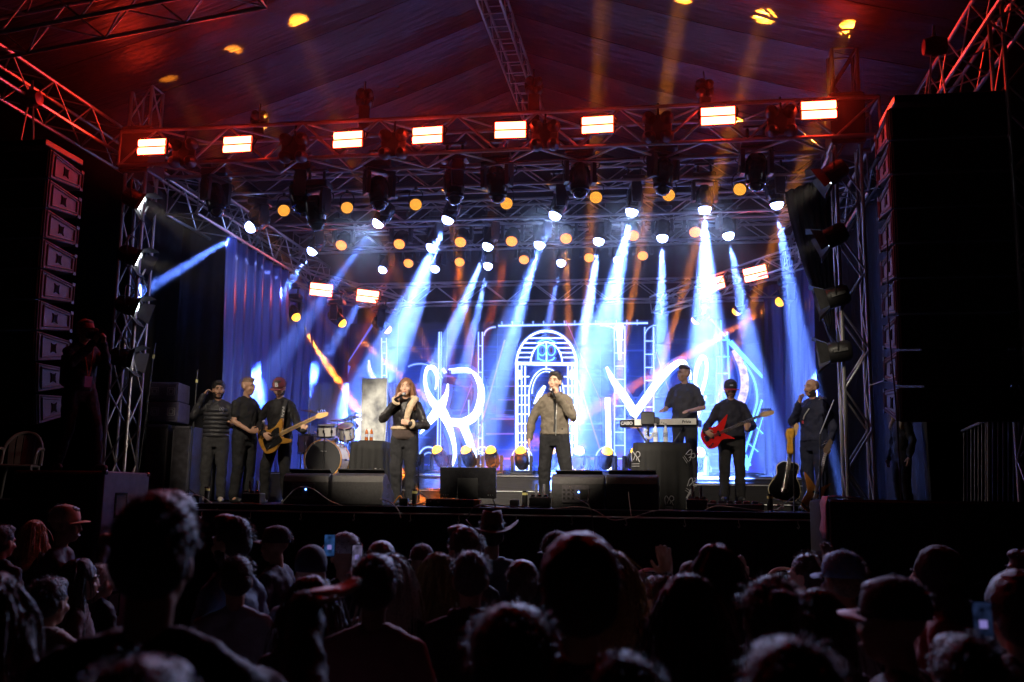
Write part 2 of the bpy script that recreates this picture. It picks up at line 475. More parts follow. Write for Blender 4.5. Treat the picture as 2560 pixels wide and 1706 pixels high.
# ---- wing platforms beside the stage
t = thing('speaker_wing', 'big black subwoofer stack with a side handle that the cameraman stands on', 'speaker', (-6.95, 11.1, 0))
GREY_P = M('speaker_side_paint', (.075, .07, .095), .45, 0, .25, 9, .25, 160)
for k in range(2):
    MB().box((0, 0, .56 + k * 1.125), (1.15, 1.0, 1.118), bev=.015).build('cabinet', GREY_P, t)
    MB().box((-.02, -.512, .56 + k * 1.125), (1.06, .02, 1.06), bev=.006).build('grille', M('speaker_grille', (.01, .01, .011), .6, .2, .3, 60, .5, 300), t)
    h = MB(); h.box((.578, -.12, .86 + k * 1.125), (.012, .26, .03)); h.box((.578, -.12, .60 + k * 1.125), (.012, .26, .03)); h.box((.578, -.235, .73 + k * 1.125), (.012, .03, .23)); h.box((.578, -.005, .73 + k * 1.125), (.012, .03, .23))
    hp = h.build('handle', BLACKG, t); MB().box((.576, -.12, .73 + k * 1.125), (.008, .2, .23)).build('handle_recess', RUBBER, hp)
    for dx in (-.5, .5): MB().box((.56, dx * .94, 1.1 + k * 1.125), (.05, .06, .05), bev=.01).build('corner', BLACKG, t)
t2 = thing('side_platform', 'dark wing platform left of the stage under the plastic chair', 'platform', (-9.7, 12.0, 0))
MB().box((0, 0, .95), (4.0, 1.9, 1.9), bev=.01).build('deck', BLACK_WOOD, t2)
t3 = thing('side_platform', 'large black covered platform at the right with a towel on its corner', 'platform', (4.2, 11.4, 0))
MB().box((0, 0, 1.0), (5.2, 1.5, 2.05), bev=.012).build('cover', CLOTHB, t3)
MB().box((-.9, 0, 2.031), (3.3, 1.46, .012), bev=.003).build('lid', BLACK_WOOD, t3)
# towel hanging over its corner
tw = MB(); vs = []; fs = []
c0 = V((1.6, 10.66, 2.055))
prof = [(.34, .0), (.2, .012), (.08, .014), (.0, .012), (-.03, -.06), (-.035, -.2), (-.04, -.33), (-.03, -.42)]
for i, (dx, dz) in enumerate(prof):
    for j in range(9):
        vs.append(V((dx + .02 * noise.noise(V((i * .9, j * .7, 1))), .05 + j * .045 + (.02 * math.sin(j * 2.1) if i > 3 else 0), dz + .012 * noise.noise(V((i, j * 1.3, 4))))))
for i in range(len(prof) - 1):
    for j in range(8): a = i * 9 + j; fs.append((a, a + 1, a + 10, a + 9))
o = tw.add(vs, fs).build('towel', M('pale_towel', (.55, .5, .52), .9, 0, .15, 20, .4, 120), None, 2, c0)
o.modifiers.new('cloth', 'SOLIDIFY').thickness = .012
tag(o, 'pale towel hanging over the corner of the black platform', 'towel')
# metal railing at the right
RAILM = M('dull_steel_rail', (.12, .12, .13), .6, .4, .3, 12)
t = thing('railing', 'metal handrail with upright bars at the right edge', 'railing', (3.9, 12.6, SZ))
def rail(px, py0, py1, Y): a, b2 = at(px, py0, Y), at(px, py1, Y); return a - t.location, b2 - t.location
for k in range(8):
    Y = 13.2 - k * .16; a, b2 = rail(2410 + k * 9, 1075 - k * 3.5, 1260, Y); bar('baluster', a, b2, .008, RAILM, t)
for k in range(7):
    a, b2 = rail(2470 + k * 13, 1048, 1290, 12); bar('baluster', a, b2, .013, RAILM, t)
a, _ = rail(2405, 1078, 1200, 13.2); c, _ = rail(2470, 1048, 1200, 12); bar('handrail', a, c, .018, RAILM, t)
a, _ = rail(2466, 1048, 1200, 12); c, _ = rail(2600, 1046, 1200, 12); bar('handrail', a, c, .018, RAILM, t)
# ================================================================== VIDEO SCREEN
YS = 19.0
SA, SB = V((-6.34, YS, 2.53)), V((1.72, YS, 5.43))
scr = thing('video_screen', 'huge LED video wall with glowing white letters and a blue iron gate', 'screen', (-2.31, YS + .1, 2.4))
OFF = -scr.location
MB().box((0, .06, 1.58), (8.1, .1, 2.94), bev=.01).build('screen_frame', BLACK, scr)


def screen_mat():
    m = bpy.data.materials.new('led_picture'); m.use_nodes = True; nt = m.node_tree; b = nt.nodes['Principled BSDF']
    b.inputs['Base Color'].default_value = (.01, .01, .012, 1); b.inputs['Roughness'].default_value = .5
    geo = nt.nodes.new('ShaderNodeNewGeometry'); L = nt.links.new
    def nz(scale3, sc_, det=3):
        mp = nt.nodes.new('ShaderNodeMapping'); mp.inputs['Scale'].default_value = scale3; L(geo.outputs['Position'], mp.inputs[0])
        n = nt.nodes.new('ShaderNodeTexNoise'); n.inputs['Scale'].default_value = sc_; n.inputs['Detail'].default_value = det; L(mp.outputs[0], n.inputs['Vector']); return n.outputs[0]
    r = nt.nodes.new('ShaderNodeValToRGB'); e = r.color_ramp.elements
    e[0].position = .3; e[0].color = (.001, .002, .03, 1); e[1].position = .75; e[1].color = (.1, .015, .6, 1)
    x = e.new(.42); x.color = (.002, .012, .16, 1); x = e.new(.52); x.color = (.004, .03, .42, 1); x = e.new(.62); x.color = (.006, .07, .95, 1)
    L(nz((.5, 1, .55), 1.5), r.inputs[0])
    # horizontal light streaks of the picture
    st = nt.nodes.new('ShaderNodeMapRange'); st.inputs[1].default_value = .6; st.inputs[2].default_value = .78; st.inputs[4].default_value = .9
    L(nz((.35, 1, 9), 1.7, 2), st.inputs[0])
    mx = nt.nodes.new('ShaderNodeMix'); mx.data_type = 'RGBA'; mx.blend_type = 'ADD'; mx.inputs[0].default_value = 1
    sc_ = nt.nodes.new('ShaderNodeMix'); sc_.data_type = 'RGBA'; sc_.inputs['B'].default_value = (.12, .2, 1.2, 1); sc_.inputs['A'].default_value = (0, 0, 0, 1)
    L(st.outputs[0], sc_.inputs[0]); L(r.outputs[0], mx.inputs['A']); L(sc_.outputs['Result'], mx.inputs['B'])
    # the picture itself is dark towards its top and sides
    sp = nt.nodes.new('ShaderNodeSeparateXYZ'); L(geo.outputs['Position'], sp.inputs[0])
    fz = nt.nodes.new('ShaderNodeMapRange'); fz.interpolation_type = 'SMOOTHSTEP'
    fz.inputs[1].default_value = 5.3; fz.inputs[2].default_value = 3.6; fz.inputs[3].default_value = .06; fz.inputs[4].default_value = 1; L(sp.outputs[2], fz.inputs[0])
    ab = nt.nodes.new('ShaderNodeMath'); ab.operation = 'ADD'; ab.inputs[1].default_value = 2.0; L(sp.outputs[0], ab.inputs[0])
    a2 = nt.nodes.new('ShaderNodeMath'); a2.operation = 'ABSOLUTE'; L(ab.outputs[0], a2.inputs[0])
    fx = nt.nodes.new('ShaderNodeMapRange'); fx.interpolation_type = 'SMOOTHSTEP'; fx.inputs[1].default_value = 4.3; fx.inputs[2].default_value = 2.2; fx.inputs[3].default_value = .25; fx.inputs[4].default_value = 1.5; L(a2.outputs[0], fx.inputs[0])
    pr_ = nt.nodes.new('ShaderNodeMath'); pr_.operation = 'MULTIPLY'; L(fz.outputs[0], pr_.inputs[0]); L(fx.outputs[0], pr_.inputs[1])
    L(mx.outputs['Result'], b.inputs['Emission Color']); L(pr_.outputs[0], b.inputs['Emission Strength'])
    return m
SM = screen_mat()
nx_, nz_ = 16, 6
w_, h_ = (SB.x - SA.x) / nx_, (SB.z - SA.z) / nz_
mod = MB().box((0, 0, 0), (w_ - .004, .02, h_ - .004)).mesh('screen_module', SM)
for i in range(nx_):
    for j in range(nz_):
        put('screen_module', mod, scr, V((SA.x + (i + .5) * w_, YS + .012, SA.z + (j + .5) * h_)) + OFF)
WHITE = EM('led_white', (.68, .84, 1), 3.4, var=.4, scale=9); CYAN = EM('led_cyan', (.12, .55, 1), 2.2); LINE = EM('led_line', (.45, .65, 1), 1.6)
HALO = EM('led_halo', (.06, .16, 1), .75); PURP = EM('led_purple', (.4, .2, 1), .8); LILAC = EM('led_lilac', (.6, .5, 1), 1.5, var=.5, scale=12)
DKB = EM('led_blue', (.02, .12, .9), .9)
_lay = [0]


def ribbon(mb, pts, sub=8, dy=0.):
    """flat stroke of the picture; points are (x, y, width) in photograph pixels on the screen plane"""
    P = smooth_path([V((a, b, c)) for a, b, c in pts], sub) if len(pts) > 2 else [V(p) for p in pts]
    vs = []; n = len(P)
    for i, p in enumerate(P):
        d = P[min(i + 1, n - 1)] - P[max(i - 1, 0)]; k = math.hypot(d.x, d.y) or 1; nx, ny = -d.y / k, d.x / k; w = max(p.z * .74, .6) / 2
        for s in (-1, 1):
            q = at(p.x + nx * w * s, p.y + ny * w * s, YS - .004 - dy); q.x = min(max(q.x, SA.x), SB.x); q.z = min(max(q.z, SA.z), SB.z); vs.append(q + OFF)
    mb.add(vs, [(2 * i, 2 * i + 1, 2 * i + 3, 2 * i + 2) for i in range(n - 1)])


def strokes(name, mat, L, halo=0., sub=8):
    _lay[0] += 1; k = _lay[0] * .0012
    if halo:  # wider dim blue strips painted behind the strokes as their bloom
        mb = MB()
        for pts in L: ribbon(mb, [(a, b, c + halo) for a, b, c in pts], sub, k * .3)
        mb.build(name + '_glow', HALO, scr)
    mb = MB()
    for pts in L: ribbon(mb, pts, sub, .006 + k)
    return mb.build(name, mat, scr)


def ln(x0, y0, x1, y1, w): return [(x0, y0, w), (x1, y1, w)]


def arc(cx, cyy, rx, ry, a0, a1, w, n=14): return [(cx + rx * math.cos(math.radians(a0 + (a1 - a0) * i / n)), cyy - ry * math.sin(math.radians(a0 + (a1 - a0) * i / n)), w) for i in range(n + 1)]


# looped letter R
strokes('letter_picture', WHITE, [
    [(1088, 975, 3), (1094, 945, 12), (1085, 922, 16), (1070, 920, 13), (1063, 940, 10), (1066, 972, 13), (1082, 1005, 24), (1105, 1030, 34), (1122, 1065, 22), (1134, 1105, 15), (1137, 1140, 12), (1128, 1172, 6)],
    [(1050, 1085, 4), (1072, 1055, 24), (1098, 1022, 34), (1116, 985, 14), (1120, 960, 6)],
    [(1122, 924, 4), (1168, 922, 6), (1196, 950, 18), (1203, 990, 24), (1190, 1035, 28), (1160, 1056, 30), (1125, 1054, 22), (1105, 1046, 10)],
    [(1158, 1062, 30), (1172, 1100, 26), (1186, 1140, 18), (1200, 1176, 12)]], 26)
strokes('letter_edge_picture', LINE, [[(1106, 930, 20), (1114, 925, 20)], [(1128, 930, 14), (1160, 928, 14), (1185, 932, 10)], arc(1050, 965, 60, 55, 20, 120, 2)], 8)
# letter M
strokes('letter_picture', WHITE, [
    [(1519, 995, 17), (1521, 1080, 18), (1522, 1176, 18)],
    [(1516, 918, 8), (1535, 955, 20), (1560, 990, 26), (1588, 1035, 30)],
    [(1582, 1042, 26), (1612, 1000, 26), (1645, 955, 25), (1680, 918, 22), (1706, 906, 18), (1722, 925, 12), (1727, 950, 5)],
    [(1700, 1180, 10), (1725, 1120, 6)]], 22)
# letter O
strokes('letter_picture', WHITE, [
    [(1735, 1040, 4), (1748, 1000, 12), (1764, 945, 10), (1766, 905, 10), (1755, 893, 14), (1742, 920, 14), (1738, 955, 10), (1745, 968, 5)],
    [(1740, 1045, 16), (1755, 1010, 12), (1765, 990, 4)]], 16)
strokes('letter_ring_picture', LILAC, [[(1835, 875, 18), (1856, 920, 26), (1862, 965, 28), (1852, 1005, 28), (1835, 1030, 18), (1815, 1042, 6)]], 18)
# arched gate
gate = [ln(1292, 1178, 1292, 912, 9), ln(1440, 1178, 1440, 912, 9), ln(1288, 909, 1444, 911, 10), arc(1366, 912, 75, 84, 0, 180, 6, 22), arc(1366, 912, 40, 56, 0, 180, 4), arc(1366, 990, 44, 68, 0, 180, 3), ln(1322, 990, 1322, 1178, 3), ln(1410, 990, 1410, 1178, 3), arc(1366, 985, 36, 56, 0, 180, 2)]
gate += [ln(x, 915, x, 1178, 3.5) for x in (1304, 1313, 1420, 1430)] + [ln(1366, 855, 1366, 925, 3)]
for k in range(11): gate += [ln(1294, 942 + k * 23.5, 1323, 942 + k * 23.5, 3), ln(1409, 942 + k * 23.5, 1438, 942 + k * 23.5, 3)]
for k in range(5):
    y = 846 + k * 12; hw = 75 * math.sqrt(max(0, 1 - ((912 - y) / 84) ** 2)); ih = 40 * math.sqrt(max(0, 1 - ((912 - y) / 56) ** 2)) if y > 856 else 0
    gate += [ln(1366 - hw, y, 1366 - ih, y, 3), ln(1366 + ih, y, 1366 + hw, y, 3)]
strokes('gate_picture', WHITE, gate, 9, 4)
strokes('gate_lamp_picture', WHITE, [ln(1298, 926, 1298, 948, 13), ln(1430, 926, 1430, 948, 13), [(1335, 1010, 4), (1350, 985, 16), (1362, 965, 8)]], 10)
strokes('gate_emblem_picture', CYAN, [arc(1355, 876, 10, 13, 0, 360, 4), arc(1378, 876, 10, 13, 0, 360, 4), arc(1366, 893, 20, 10, 180, 360, 5), ln(1345, 865, 1345, 900, 4), ln(1368, 865, 1368, 900, 4), [(1340, 858, 3), (1366, 848, 6), (1392, 858, 3)]], 14)
# iron fence of the picture: beam, spikes, brackets, ladders
fence = [ln(1245, 815, 1620, 808, 5), arc(1240, 840, 30, 22, 90, 180, 3), arc(1500, 845, 52, 32, 0, 90, 4), arc(1640, 842, 28, 28, 90, 180, 2)]
fence += [ln(1255 + k * 26, 814, 1255 + k * 26, 788, 1.5) for k in range(14)]
for x0, x1, y0 in ((1536, 1562, 815), (1196, 1206, 830), (1612, 1634, 818)):
    fence += [ln(x0, y0, x0, 1176, 3), ln(x1, y0, x1, 1176, 4)] + [ln(x0, y0 + 35 + k * 33, x1, y0 + 35 + k * 33, 3) for k in range(10)]
fence += [ln(1098, 830, 1094, 1120, 4), ln(1103, 830, 1101, 1120, 2), ln(1172, 1000, 1172, 1176, 3)]
fence += [ln(x, 845, x + 2, 1130, 3) for x in (954, 966)] + [ln(954, 855 + 28 * k, 967, 855 + 28 * k, 2) for k in range(9)]
strokes('fence_picture', LINE, fence, 6, 5)
strokes('column_glow_picture', WHITE, [[(1549, 812, 26), (1549, 850, 16), (1549, 900, 8)]], 30)
lad = [ln(1790, 800, 1792, 1040, 4), ln(1802, 800, 1806, 1040, 3), ln(1818, 830, 1826, 1040, 5)] + [ln(1790, 850 + k * 42, 1824, 850 + k * 42, 4) for k in range(5)]
lad += [ln(1777, 797, 1828, 860, 6), ln(1825, 855, 1912, 942, 18), [(1860, 905, 6), (1885, 950, 6), (1893, 1000, 6), (1880, 1050, 5)]]
lad += [ln(1906, 1000, 1848, 1172, 7), ln(1912, 1040, 1866, 1176, 10), ln(1885, 1062, 1908, 1085, 3), ln(1866, 1105, 1896, 1130, 3), [(1858, 1140, 26), (1868, 1168, 30)]]
strokes('ladder_picture', CYAN, lad, 10, 5)
strokes('roofline_picture', DKB, [ln(862, 905, 934, 803, 4), [(866, 915, 22), (858, 960, 6), (858, 1000, 5), (874, 1038, 12)], [(1660, 1060, 40), (1650, 1120, 60), (1655, 1176, 60)], [(1720, 1100, 30), (1745, 1176, 50)]], 8)
strokes('shard_picture', LILAC, [[(922, 900, 4), (926, 930, 14), (944, 962, 12), (950, 985, 3)]], 8)
strokes('ray_picture', PURP, [ln(1262, 850, 1196, 1090, 5), ln(1446, 950, 1500, 1125, 5), ln(1150, 1040, 1180, 960, 3), ln(1415, 800, 1500, 1000, 3), ln(1640, 880, 1700, 1060, 3), ln(1215, 1085, 1285, 1085, 5), ln(1225, 1048, 1290, 1048, 4), ln(1440, 1147, 1500, 1147, 9), ln(1215, 1147, 1285, 1147, 7), ln(1245, 1000, 1290, 1000, 3), ln(1262, 966, 1290, 966, 3)], 0)
strokes('arch_row_picture', LINE, [arc(x, 1150, 26, 32, 10, 175, 4) for x in (1072, 1207, 1305, 1420, 1515)] + [arc(x, 1152, 16, 20, 10, 175, 2) for x in (1072, 1207, 1305, 1420)], 6)
# ================================================================== LIGHT RIG
ORD = ['leftmost', 'second from the left', 'third from the left', 'fourth from the left', 'fifth from the left', 'sixth from the left', 'seventh from the left', 'eighth from the left', 'ninth from the left', 'tenth from the left', 'eleventh from the left', 'twelfth from the left']
def nth(i, n): return 'rightmost' if i == n - 1 else ORD[i]
LW = EM('lens_cold_white', (.3, .4, 1), 36); LO = EM('lens_amber', (1, .42, .03), 3.2, False, .35, 60); LY = EM('lens_yellow', (1, .5, .04), 3., False, .3, 20)
LDK = M('dark_lens_glass', (.02, .02, .03), .08, 0, .2, 5, coat=.5); LLED = EM('led_dot_amber', (1, .36, .04), 2.4, False)
LWASH = EM('lens_wash', (1, .22, .02), 1.1, False); LWD = EM('led_dot_wash', (1, .32, .05), 2.2, False)
# shared meshes; heads point along -Z, lens in front
_b = MB().box((0, 0, 0), (.36, .26, .11), bev=.02); _b.box((0, -.132, 0), (.16, .006, .05))
_b.tube((-.1, 0, .05), (-.1, 0, .2), .02); _b.tube((.1, 0, .05), (.1, 0, .2), .02); _b.box((0, 0, .2), (.3, .08, .03), bev=.008)
ME_BASE = _b.mesh('base', BLACK, True)
_b = MB()
for s in (-1, 1):
    _b.prism([(-.07, -.34), (.07, -.34), (.085, -.1), (.06, .0), (-.06, .0), (-.085, -.1)], .05, Matrix.Translation((s * .175, 0, 0)) @ Matrix.Rotation(PI / 2, 4, 'Z'))
    _b.tube((s * .19, 0, -.27), (s * .212, 0, -.27), .05, n=12)
    _b.cable([(s * .2, -.07, -.04), (s * .235, -.08, -.07), (s * .235, -.08, -.13), (s * .2, -.07, -.16)], .008)
_b.box((0, 0, -.01), (.4, .16, .05), bev=.012)
ME_YOKE = _b.mesh('yoke', BLACK, True)
_pr = [(.0, .2), (.07, .195), (.105, .16), (.125, .1), (.135, .02), (.135, -.05), (.125, -.1), (.118, -.13), (.122, -.135), (.122, -.18), (.105, -.185), (.098, -.165), (0, -.165)]
_b = MB().lathe(_pr, 24)
for k in range(16):
    a = PI * k / 15
    _b.box((0, 0, 0), (.008, .02, .09), Matrix.Rotation(a, 4, 'Z') @ Matrix.Translation((.128, 0, .06)))
ME_HEAD = _b.mesh('head', BLACKG, True)
ME_LENS = {k.name: MB().lathe([(.098, -.172), (.094, -.21), (.078, -.245), (.045, -.268), (0, -.276)], 24).mesh('lens', k, 2) for k in (LW, LO, LY, LDK)}
BASE_G = 'moving head spotlights'


def moving_head(label, lens, aim, mat, s=1., floor=False, name='moving_head', group=BASE_G):
    """lens: world point of the lens; aim: world point it looks at"""
    d0 = d = (aim - lens).normalized()
    if mat.name == 'lens_cold_white': d = (d + .55 * (EYE - lens).normalized()).normalized()
    piv = lens - d * .185 * s; up = -1 if floor else 1
    t = thing(name, label, 'spotlight', piv + V((0, 0, up * .46 * s)), group=group); t.scale = (s, s, s)
    pan = math.atan2(d.x, -d.y) if abs(d.x) + abs(d.y) > 1e-4 else 0
    b = put('base', ME_BASE, t, (0, 0, -up * .12)); y = put('yoke', ME_YOKE, t, (0, 0, -up * .19))
    b.rotation_euler = (PI if floor else 0, 0, 0); y.rotation_euler = (PI if floor else 0, 0, -pan if floor else pan)
    h = put('head', ME_HEAD, t, (0, 0, -up * .46)); h.rotation_mode = 'QUATERNION'
    # keep the tilt axis in the yoke
    zx = -d; xx = V((math.cos(pan), math.sin(pan), 0)); yy = zx.cross(xx)
    h.rotation_quaternion = Matrix((xx, yy, zx)).transposed().to_quaternion()
    put('lens', ME_LENS[mat.name], h)
    return t, d0


BLUE = (.11, .23, 1); ORANGE = (1, .27, .015); RED = (1, .12, .015)
KB = 760000.
ROWA = [((627, 568), (215, 815), 14.25, 6, .6), ((946, 557), (885, 640), 14.6, 8, .25), ((1120, 548), (965, 900), 14.7, 15, .9), ((1388, 537), (1300, 740), 14.8, 9, .35), ((1580, 528), (1505, 850), 15.3, 14, 1.5), ((1762, 522), (1768, 790), 15.4, 17, 1.6), ((1942, 510), (1962, 640), 15.0, 9, .8)]
ROWB = [((781, 627), (640, 830), 16.4, 9, .45), ((1079, 617), (1000, 830), 16.6, 9, 1.2), ((1220, 615), (1135, 820), 16.8, 10, 1.1), ((1349, 611), (1285, 830), 16.9, 10, 1.2), ((1497, 602), (1465, 820), 17.0, 11, 1.5), ((1656, 594), (1652, 800), 17.0, 10, 1.3), ((1821, 588), (1868, 830), 16.6, 10, .8)]
ROWC = [((957, 674), (900, 760), 18.0, 8, .3), ((1088, 672), (1030, 830), 18.2, 8, .7), ((1220, 665), (1190, 800), 18.2, 8, .7), ((1403, 657), (1380, 760), 18.2, 7, .35), ((1545, 650), (1548, 810), 18.2, 9, .9)]
def land(a, b, Yl):
    """point of the riser floor where a beam seen along the line a-b comes down at depth Yl"""
    lo, hi = 0., 30.
    for it in range(50):
        t = (lo + hi) / 2; q = at(a[0] + t * (b[0] - a[0]), a[1] + t * (b[1] - a[1]), Yl)
        if q.z > 2.35: lo = t
        else: hi = t
    return q
CROWD_RIM = 700.
LANDOFF = {(14.8, 4): .0, (14.8, 5): .0, (14.8, 6): .6}
for row, Y, s, txt, pw, Yl in ((ROWA, 14.8, .95, 'in the upper row', 1, 17.05), (ROWB, 16.8, .95, 'in the middle row', 1, 18.2), (ROWC, 18.6, .85, 'in the lowest row', .7, 18.6)):
    for i, (a, b, Yb, ang, p) in enumerate(row):
        L_ = at(*a, Y); A_ = at(*b, Yb) if Y < 15 and i == 0 else land(a, b, Yl + LANDOFF.get((Y, i), 0))
        t, d = moving_head(f'blue white beam spotlight, {nth(i, len(row))} {txt}', L_, A_, LW, s)
        if Y < 15 and i in (1, 3, 4, 5): spot(L_ + V((0, -.16, -.12)), V((L_.x * .8 - .2 * 1.5, 5.0, 1.0)), (.42, .58, 1), CROWD_RIM, 46, t, r=.05, blend=.8, name='added_crowd_rim')  # extra wide spot added at this head to rim-light the crowd
        spot(L_ + d * .15, A_, BLUE, KB * p * pw, ang * 1.15, t, r=.045, g=320 / ang, blend=.8)
# dark moving heads under the front truss
DH = [(543, 512, 620), (752, 505, 800), (793, 548, 860), (948, 497, 960), (1137, 482, 1180), (1245, 478, 1290), (1450, 466, 1460), (1657, 458, 1640), (1890, 448, 1880)]
for i, (x, y, ax) in enumerate(DH):
    moving_head(f'unlit black moving head below the front truss, {nth(i, len(DH))}', at(x, y + 14, 13.55), at(ax, 1100, 13.2 + .5 * (i % 3)), LDK, 1.12)
# amber side heads with beams
SH = [((740, 793), (830, 930), 17.0, 3.2), ((855, 808), (975, 915), 17.6, 1.5), ((968, 824), (1110, 930), 18.0, .45), ((1740, 800), (1650, 900), 18.0, .1), ((1842, 778), (1780, 850), 17.8, .1), ((1950, 755), (1690, 905), 17.0, 1.6)]
for i, (a, b, Yb, p) in enumerate(SH):
    L_ = at(*a, 17.6); A_ = at(*b, Yb)
    t, d = moving_head(f'amber beam lamp, {nth(i, 6)} of the six beside the video screen', L_, A_, LO, .85)
    spot(L_ + d * .1, A_, (1, .2, .01), 330000 * p, 3.0, t, r=.04)
# floor heads on the rear riser throwing amber beams up to the roof
def roof_hit(x, y):
    d = RT * ((x - 1280) / FPX) - UP * ((y - 853) / FPX) + FW; k = (ZR - ZE) / (XR - XL); s_ = 1
    for it in range(40):
        p = EYE + d * s_; z = ZR - k * abs(p.x - XR); s_ += (z - p.z) / max(.2, d.z + k * .3)
    return EYE + d * s_
FH = [(1021, 400, 168, .3), (1093, 560, 85, .5), (1165, 730, 10, .6), (1227, 1025, -70, .8), (1302, 1150, -120, .15), (1376, 1390, -120, .3), (1448, 1512, -90, 1.9), (1518, 1712, -60, 1.8), (1590, 1925, -6, 1.9), (1749, 2140, 35, 1.5)]
for i, (x, rx, ry, p) in enumerate(FH):
    L_ = at(x, 1128 + (x - 1300) * .008, 17.5); A_ = roof_hit(rx, ry); T_ = L_ + (A_ - L_).normalized() * 3
    t, d = moving_head(f'yellow lens moving head on the rear riser, {nth(i, len(FH))}', L_, T_, LY, .95, True, group='floor spotlights before the video screen')
    spot(L_ + d * .1, A_, ORANGE, 190000 * p, 2.1, t, r=.05, blend=.5)
# LED par cans with amber dots
_b = MB().lathe([(0, .12), (.06, .115), (.085, .08), (.1, .02), (.105, -.05), (.1, -.055), (.092, -.035), (0, -.035)], 20); ME_CAN = _b.mesh('can', BLACK, True)
_b = MB().cable([(.108, 0, .02), (.112, .0, .12), (.08, 0, .2), (0, 0, .225), (-.08, 0, .2), (-.112, 0, .12), (-.108, 0, .02)], .009, 6); _b.box((0, 0, .24), (.04, .05, .06), bev=.006)
ME_BRK = _b.mesh('bracket', BLACK, True)
def dots(n_ring, r, step, mat, z):
    m = MB()
    for i in range(n_ring + 1):
        for k in range(max(1, 6 * i)):
            a = 2 * PI * k / max(1, 6 * i); m.lathe([(0, z - .004), (r, z - .002), (r, z)], 7, Matrix.Translation((step * i * math.cos(a), step * i * math.sin(a), 0)))
    return m.mesh('led_cluster', mat)
ME_DOT = dots(4, .0078, .0205, LLED, -.038)
PARS = [(709, 525), (867, 518), (1039, 510), (1266, 507), (1490, 492), (1672, 486), (1850, 472)]
for i, (x, y) in enumerate(PARS):
    p = at(x, y, 14.45); d = (V((p.x * .3 - .5, 8, 2)) - p).normalized()
    t = thing('par_can', f'small amber LED par lamp, {nth(i, len(PARS))} under the first cross truss', 'stage lamp', p, group='LED par lamps')
    b_ = put('bracket', ME_BRK, t); q = d.to_track_quat('-Z', 'Y'); h = put('can', ME_CAN, t); h.rotation_mode = 'QUATERNION'; h.rotation_quaternion = q
    stuff(put('led_cluster', ME_DOT, h))
# amber wash lights
ME_WD = dots(3, .0125, .028, LWD, -.192); ME_WB = MB().lathe([(.105, -.17), (.1, -.182), (0, -.182)], 20).mesh('lens', LWASH)
WASH = [(853, 614, 16.9), (998, 611, 16.9), (1151, 606, 16.9), (1279, 604, 16.9), (1415, 597, 16.9), (1583, 590, 16.9), (1738, 581, 16.9), (1021, 659, 18.5), (1149, 656, 18.5), (1310, 650, 18.5), (1473, 645, 18.5), (1607, 640, 18.5)]
for i, (x, y, Y) in enumerate(WASH):
    p = at(x, y, Y); k, n = (i, 7) if i < 7 else (i - 7, 5)
    A_ = V((p.x + .2, Y - 4.5, 2.2))
    t, d = moving_head(f'round amber wash light, {nth(k, n)} in the {"upper" if i < 7 else "lower"} wash row', p, A_, LDK, 1. if i < 7 else .95, name='wash_light', group='amber wash lights')
    h = [c for c in t.children if c.name.startswith('head')][0]
    for c in list(h.children): bpy.data.objects.remove(c)
    lw = put('lens', ME_WB, h); stuff(put('led_cluster', ME_WD, h))
for x, y, bx, by, p, c in ((998, 611, 925, 800, .5, RED), (1151, 606, 1135, 780, .5, RED), (1279, 604, 1235, 760, .6, RED), (1415, 597, 1425, 900, 1.1, ORANGE), (1149, 656, 1175, 900, .6, ORANGE)):
    L_ = at(x, y, 16.8); spot(L_ + V((0, -.05, -.05)), at(bx, by, 16.6), c, 80000 * p, 5, None, r=.05, name='wash_beam')
# glowing red panels
PANW = EM('panel_strip', (1, .035, .014), 84); PANR = EM('panel_strip_rear', (1, .12, .06), 24)
def panel(label, p, q, s, m):
    t = thing('light_panel', label, 'light panel', p, group='glowing rectangular panels'); t.rotation_mode = 'QUATERNION'; t.rotation_quaternion = q; t.scale = (s, s, s)
    hb = MB().box((0, .03, 0), (.46, .06, .27), bev=.006); hb.box((0, -.002, 0), (.44, .012, .012)); hb.build('housing', BLACK, t)
    for z in (-.064, .064): MB().prism([(-.21, 0), (.21, 0), (.21, .02), (-.21, .02)], .001) and MB().lathe([(.052, -.2125), (.052, .2125)], 10, Matrix.Translation((0, .0, z)) @ Matrix.Rotation(PI / 2, 4, 'Y') @ Matrix.Diagonal((1, .5, 1, 1)) @ Matrix.Rotation(PI, 4, 'Z'), .5).build('led_strip', m, t, 2)
    MB().cable([(-.24, .04, 0), (-.25, .08, .12), (-.1, .1, .2), (.1, .1, .2), (.25, .08, .12), (.24, .04, 0)], .01).build('bracket', BLACK, t)
PN = [(380, 367), (594, 361), (870, 349), (1069, 338), (1276, 325), (1494, 312), (1795, 290), (2047, 275)]
for i, (x, y) in enumerate(PN):
    panel(f'glowing red orange light panel on the front truss, {nth(i, 8)}', at(x, y, 12.86), Quaternion((1, 0, 0), -.05) @ Quaternion((0, 0, 1), random.uniform(-.06, .06)), .98 + .04 * (i > 5), PANW)
for i, (x, y, Y, rz, ry) in enumerate([(803, 725, 17.6, .35, .06), (919, 741, 18.1, .35, .07), (1785, 711, 17.6, -.5, -.1), (1889, 684, 17.0, -.5, -.1)]):
    panel(f'glowing white red panel above the video screen, {nth(i, 4)}', at(x, y, Y), Quaternion((0, 0, 1), rz) @ Quaternion((0, 1, 0), ry) @ Quaternion((1, 0, 0), .25), .95, PANR)
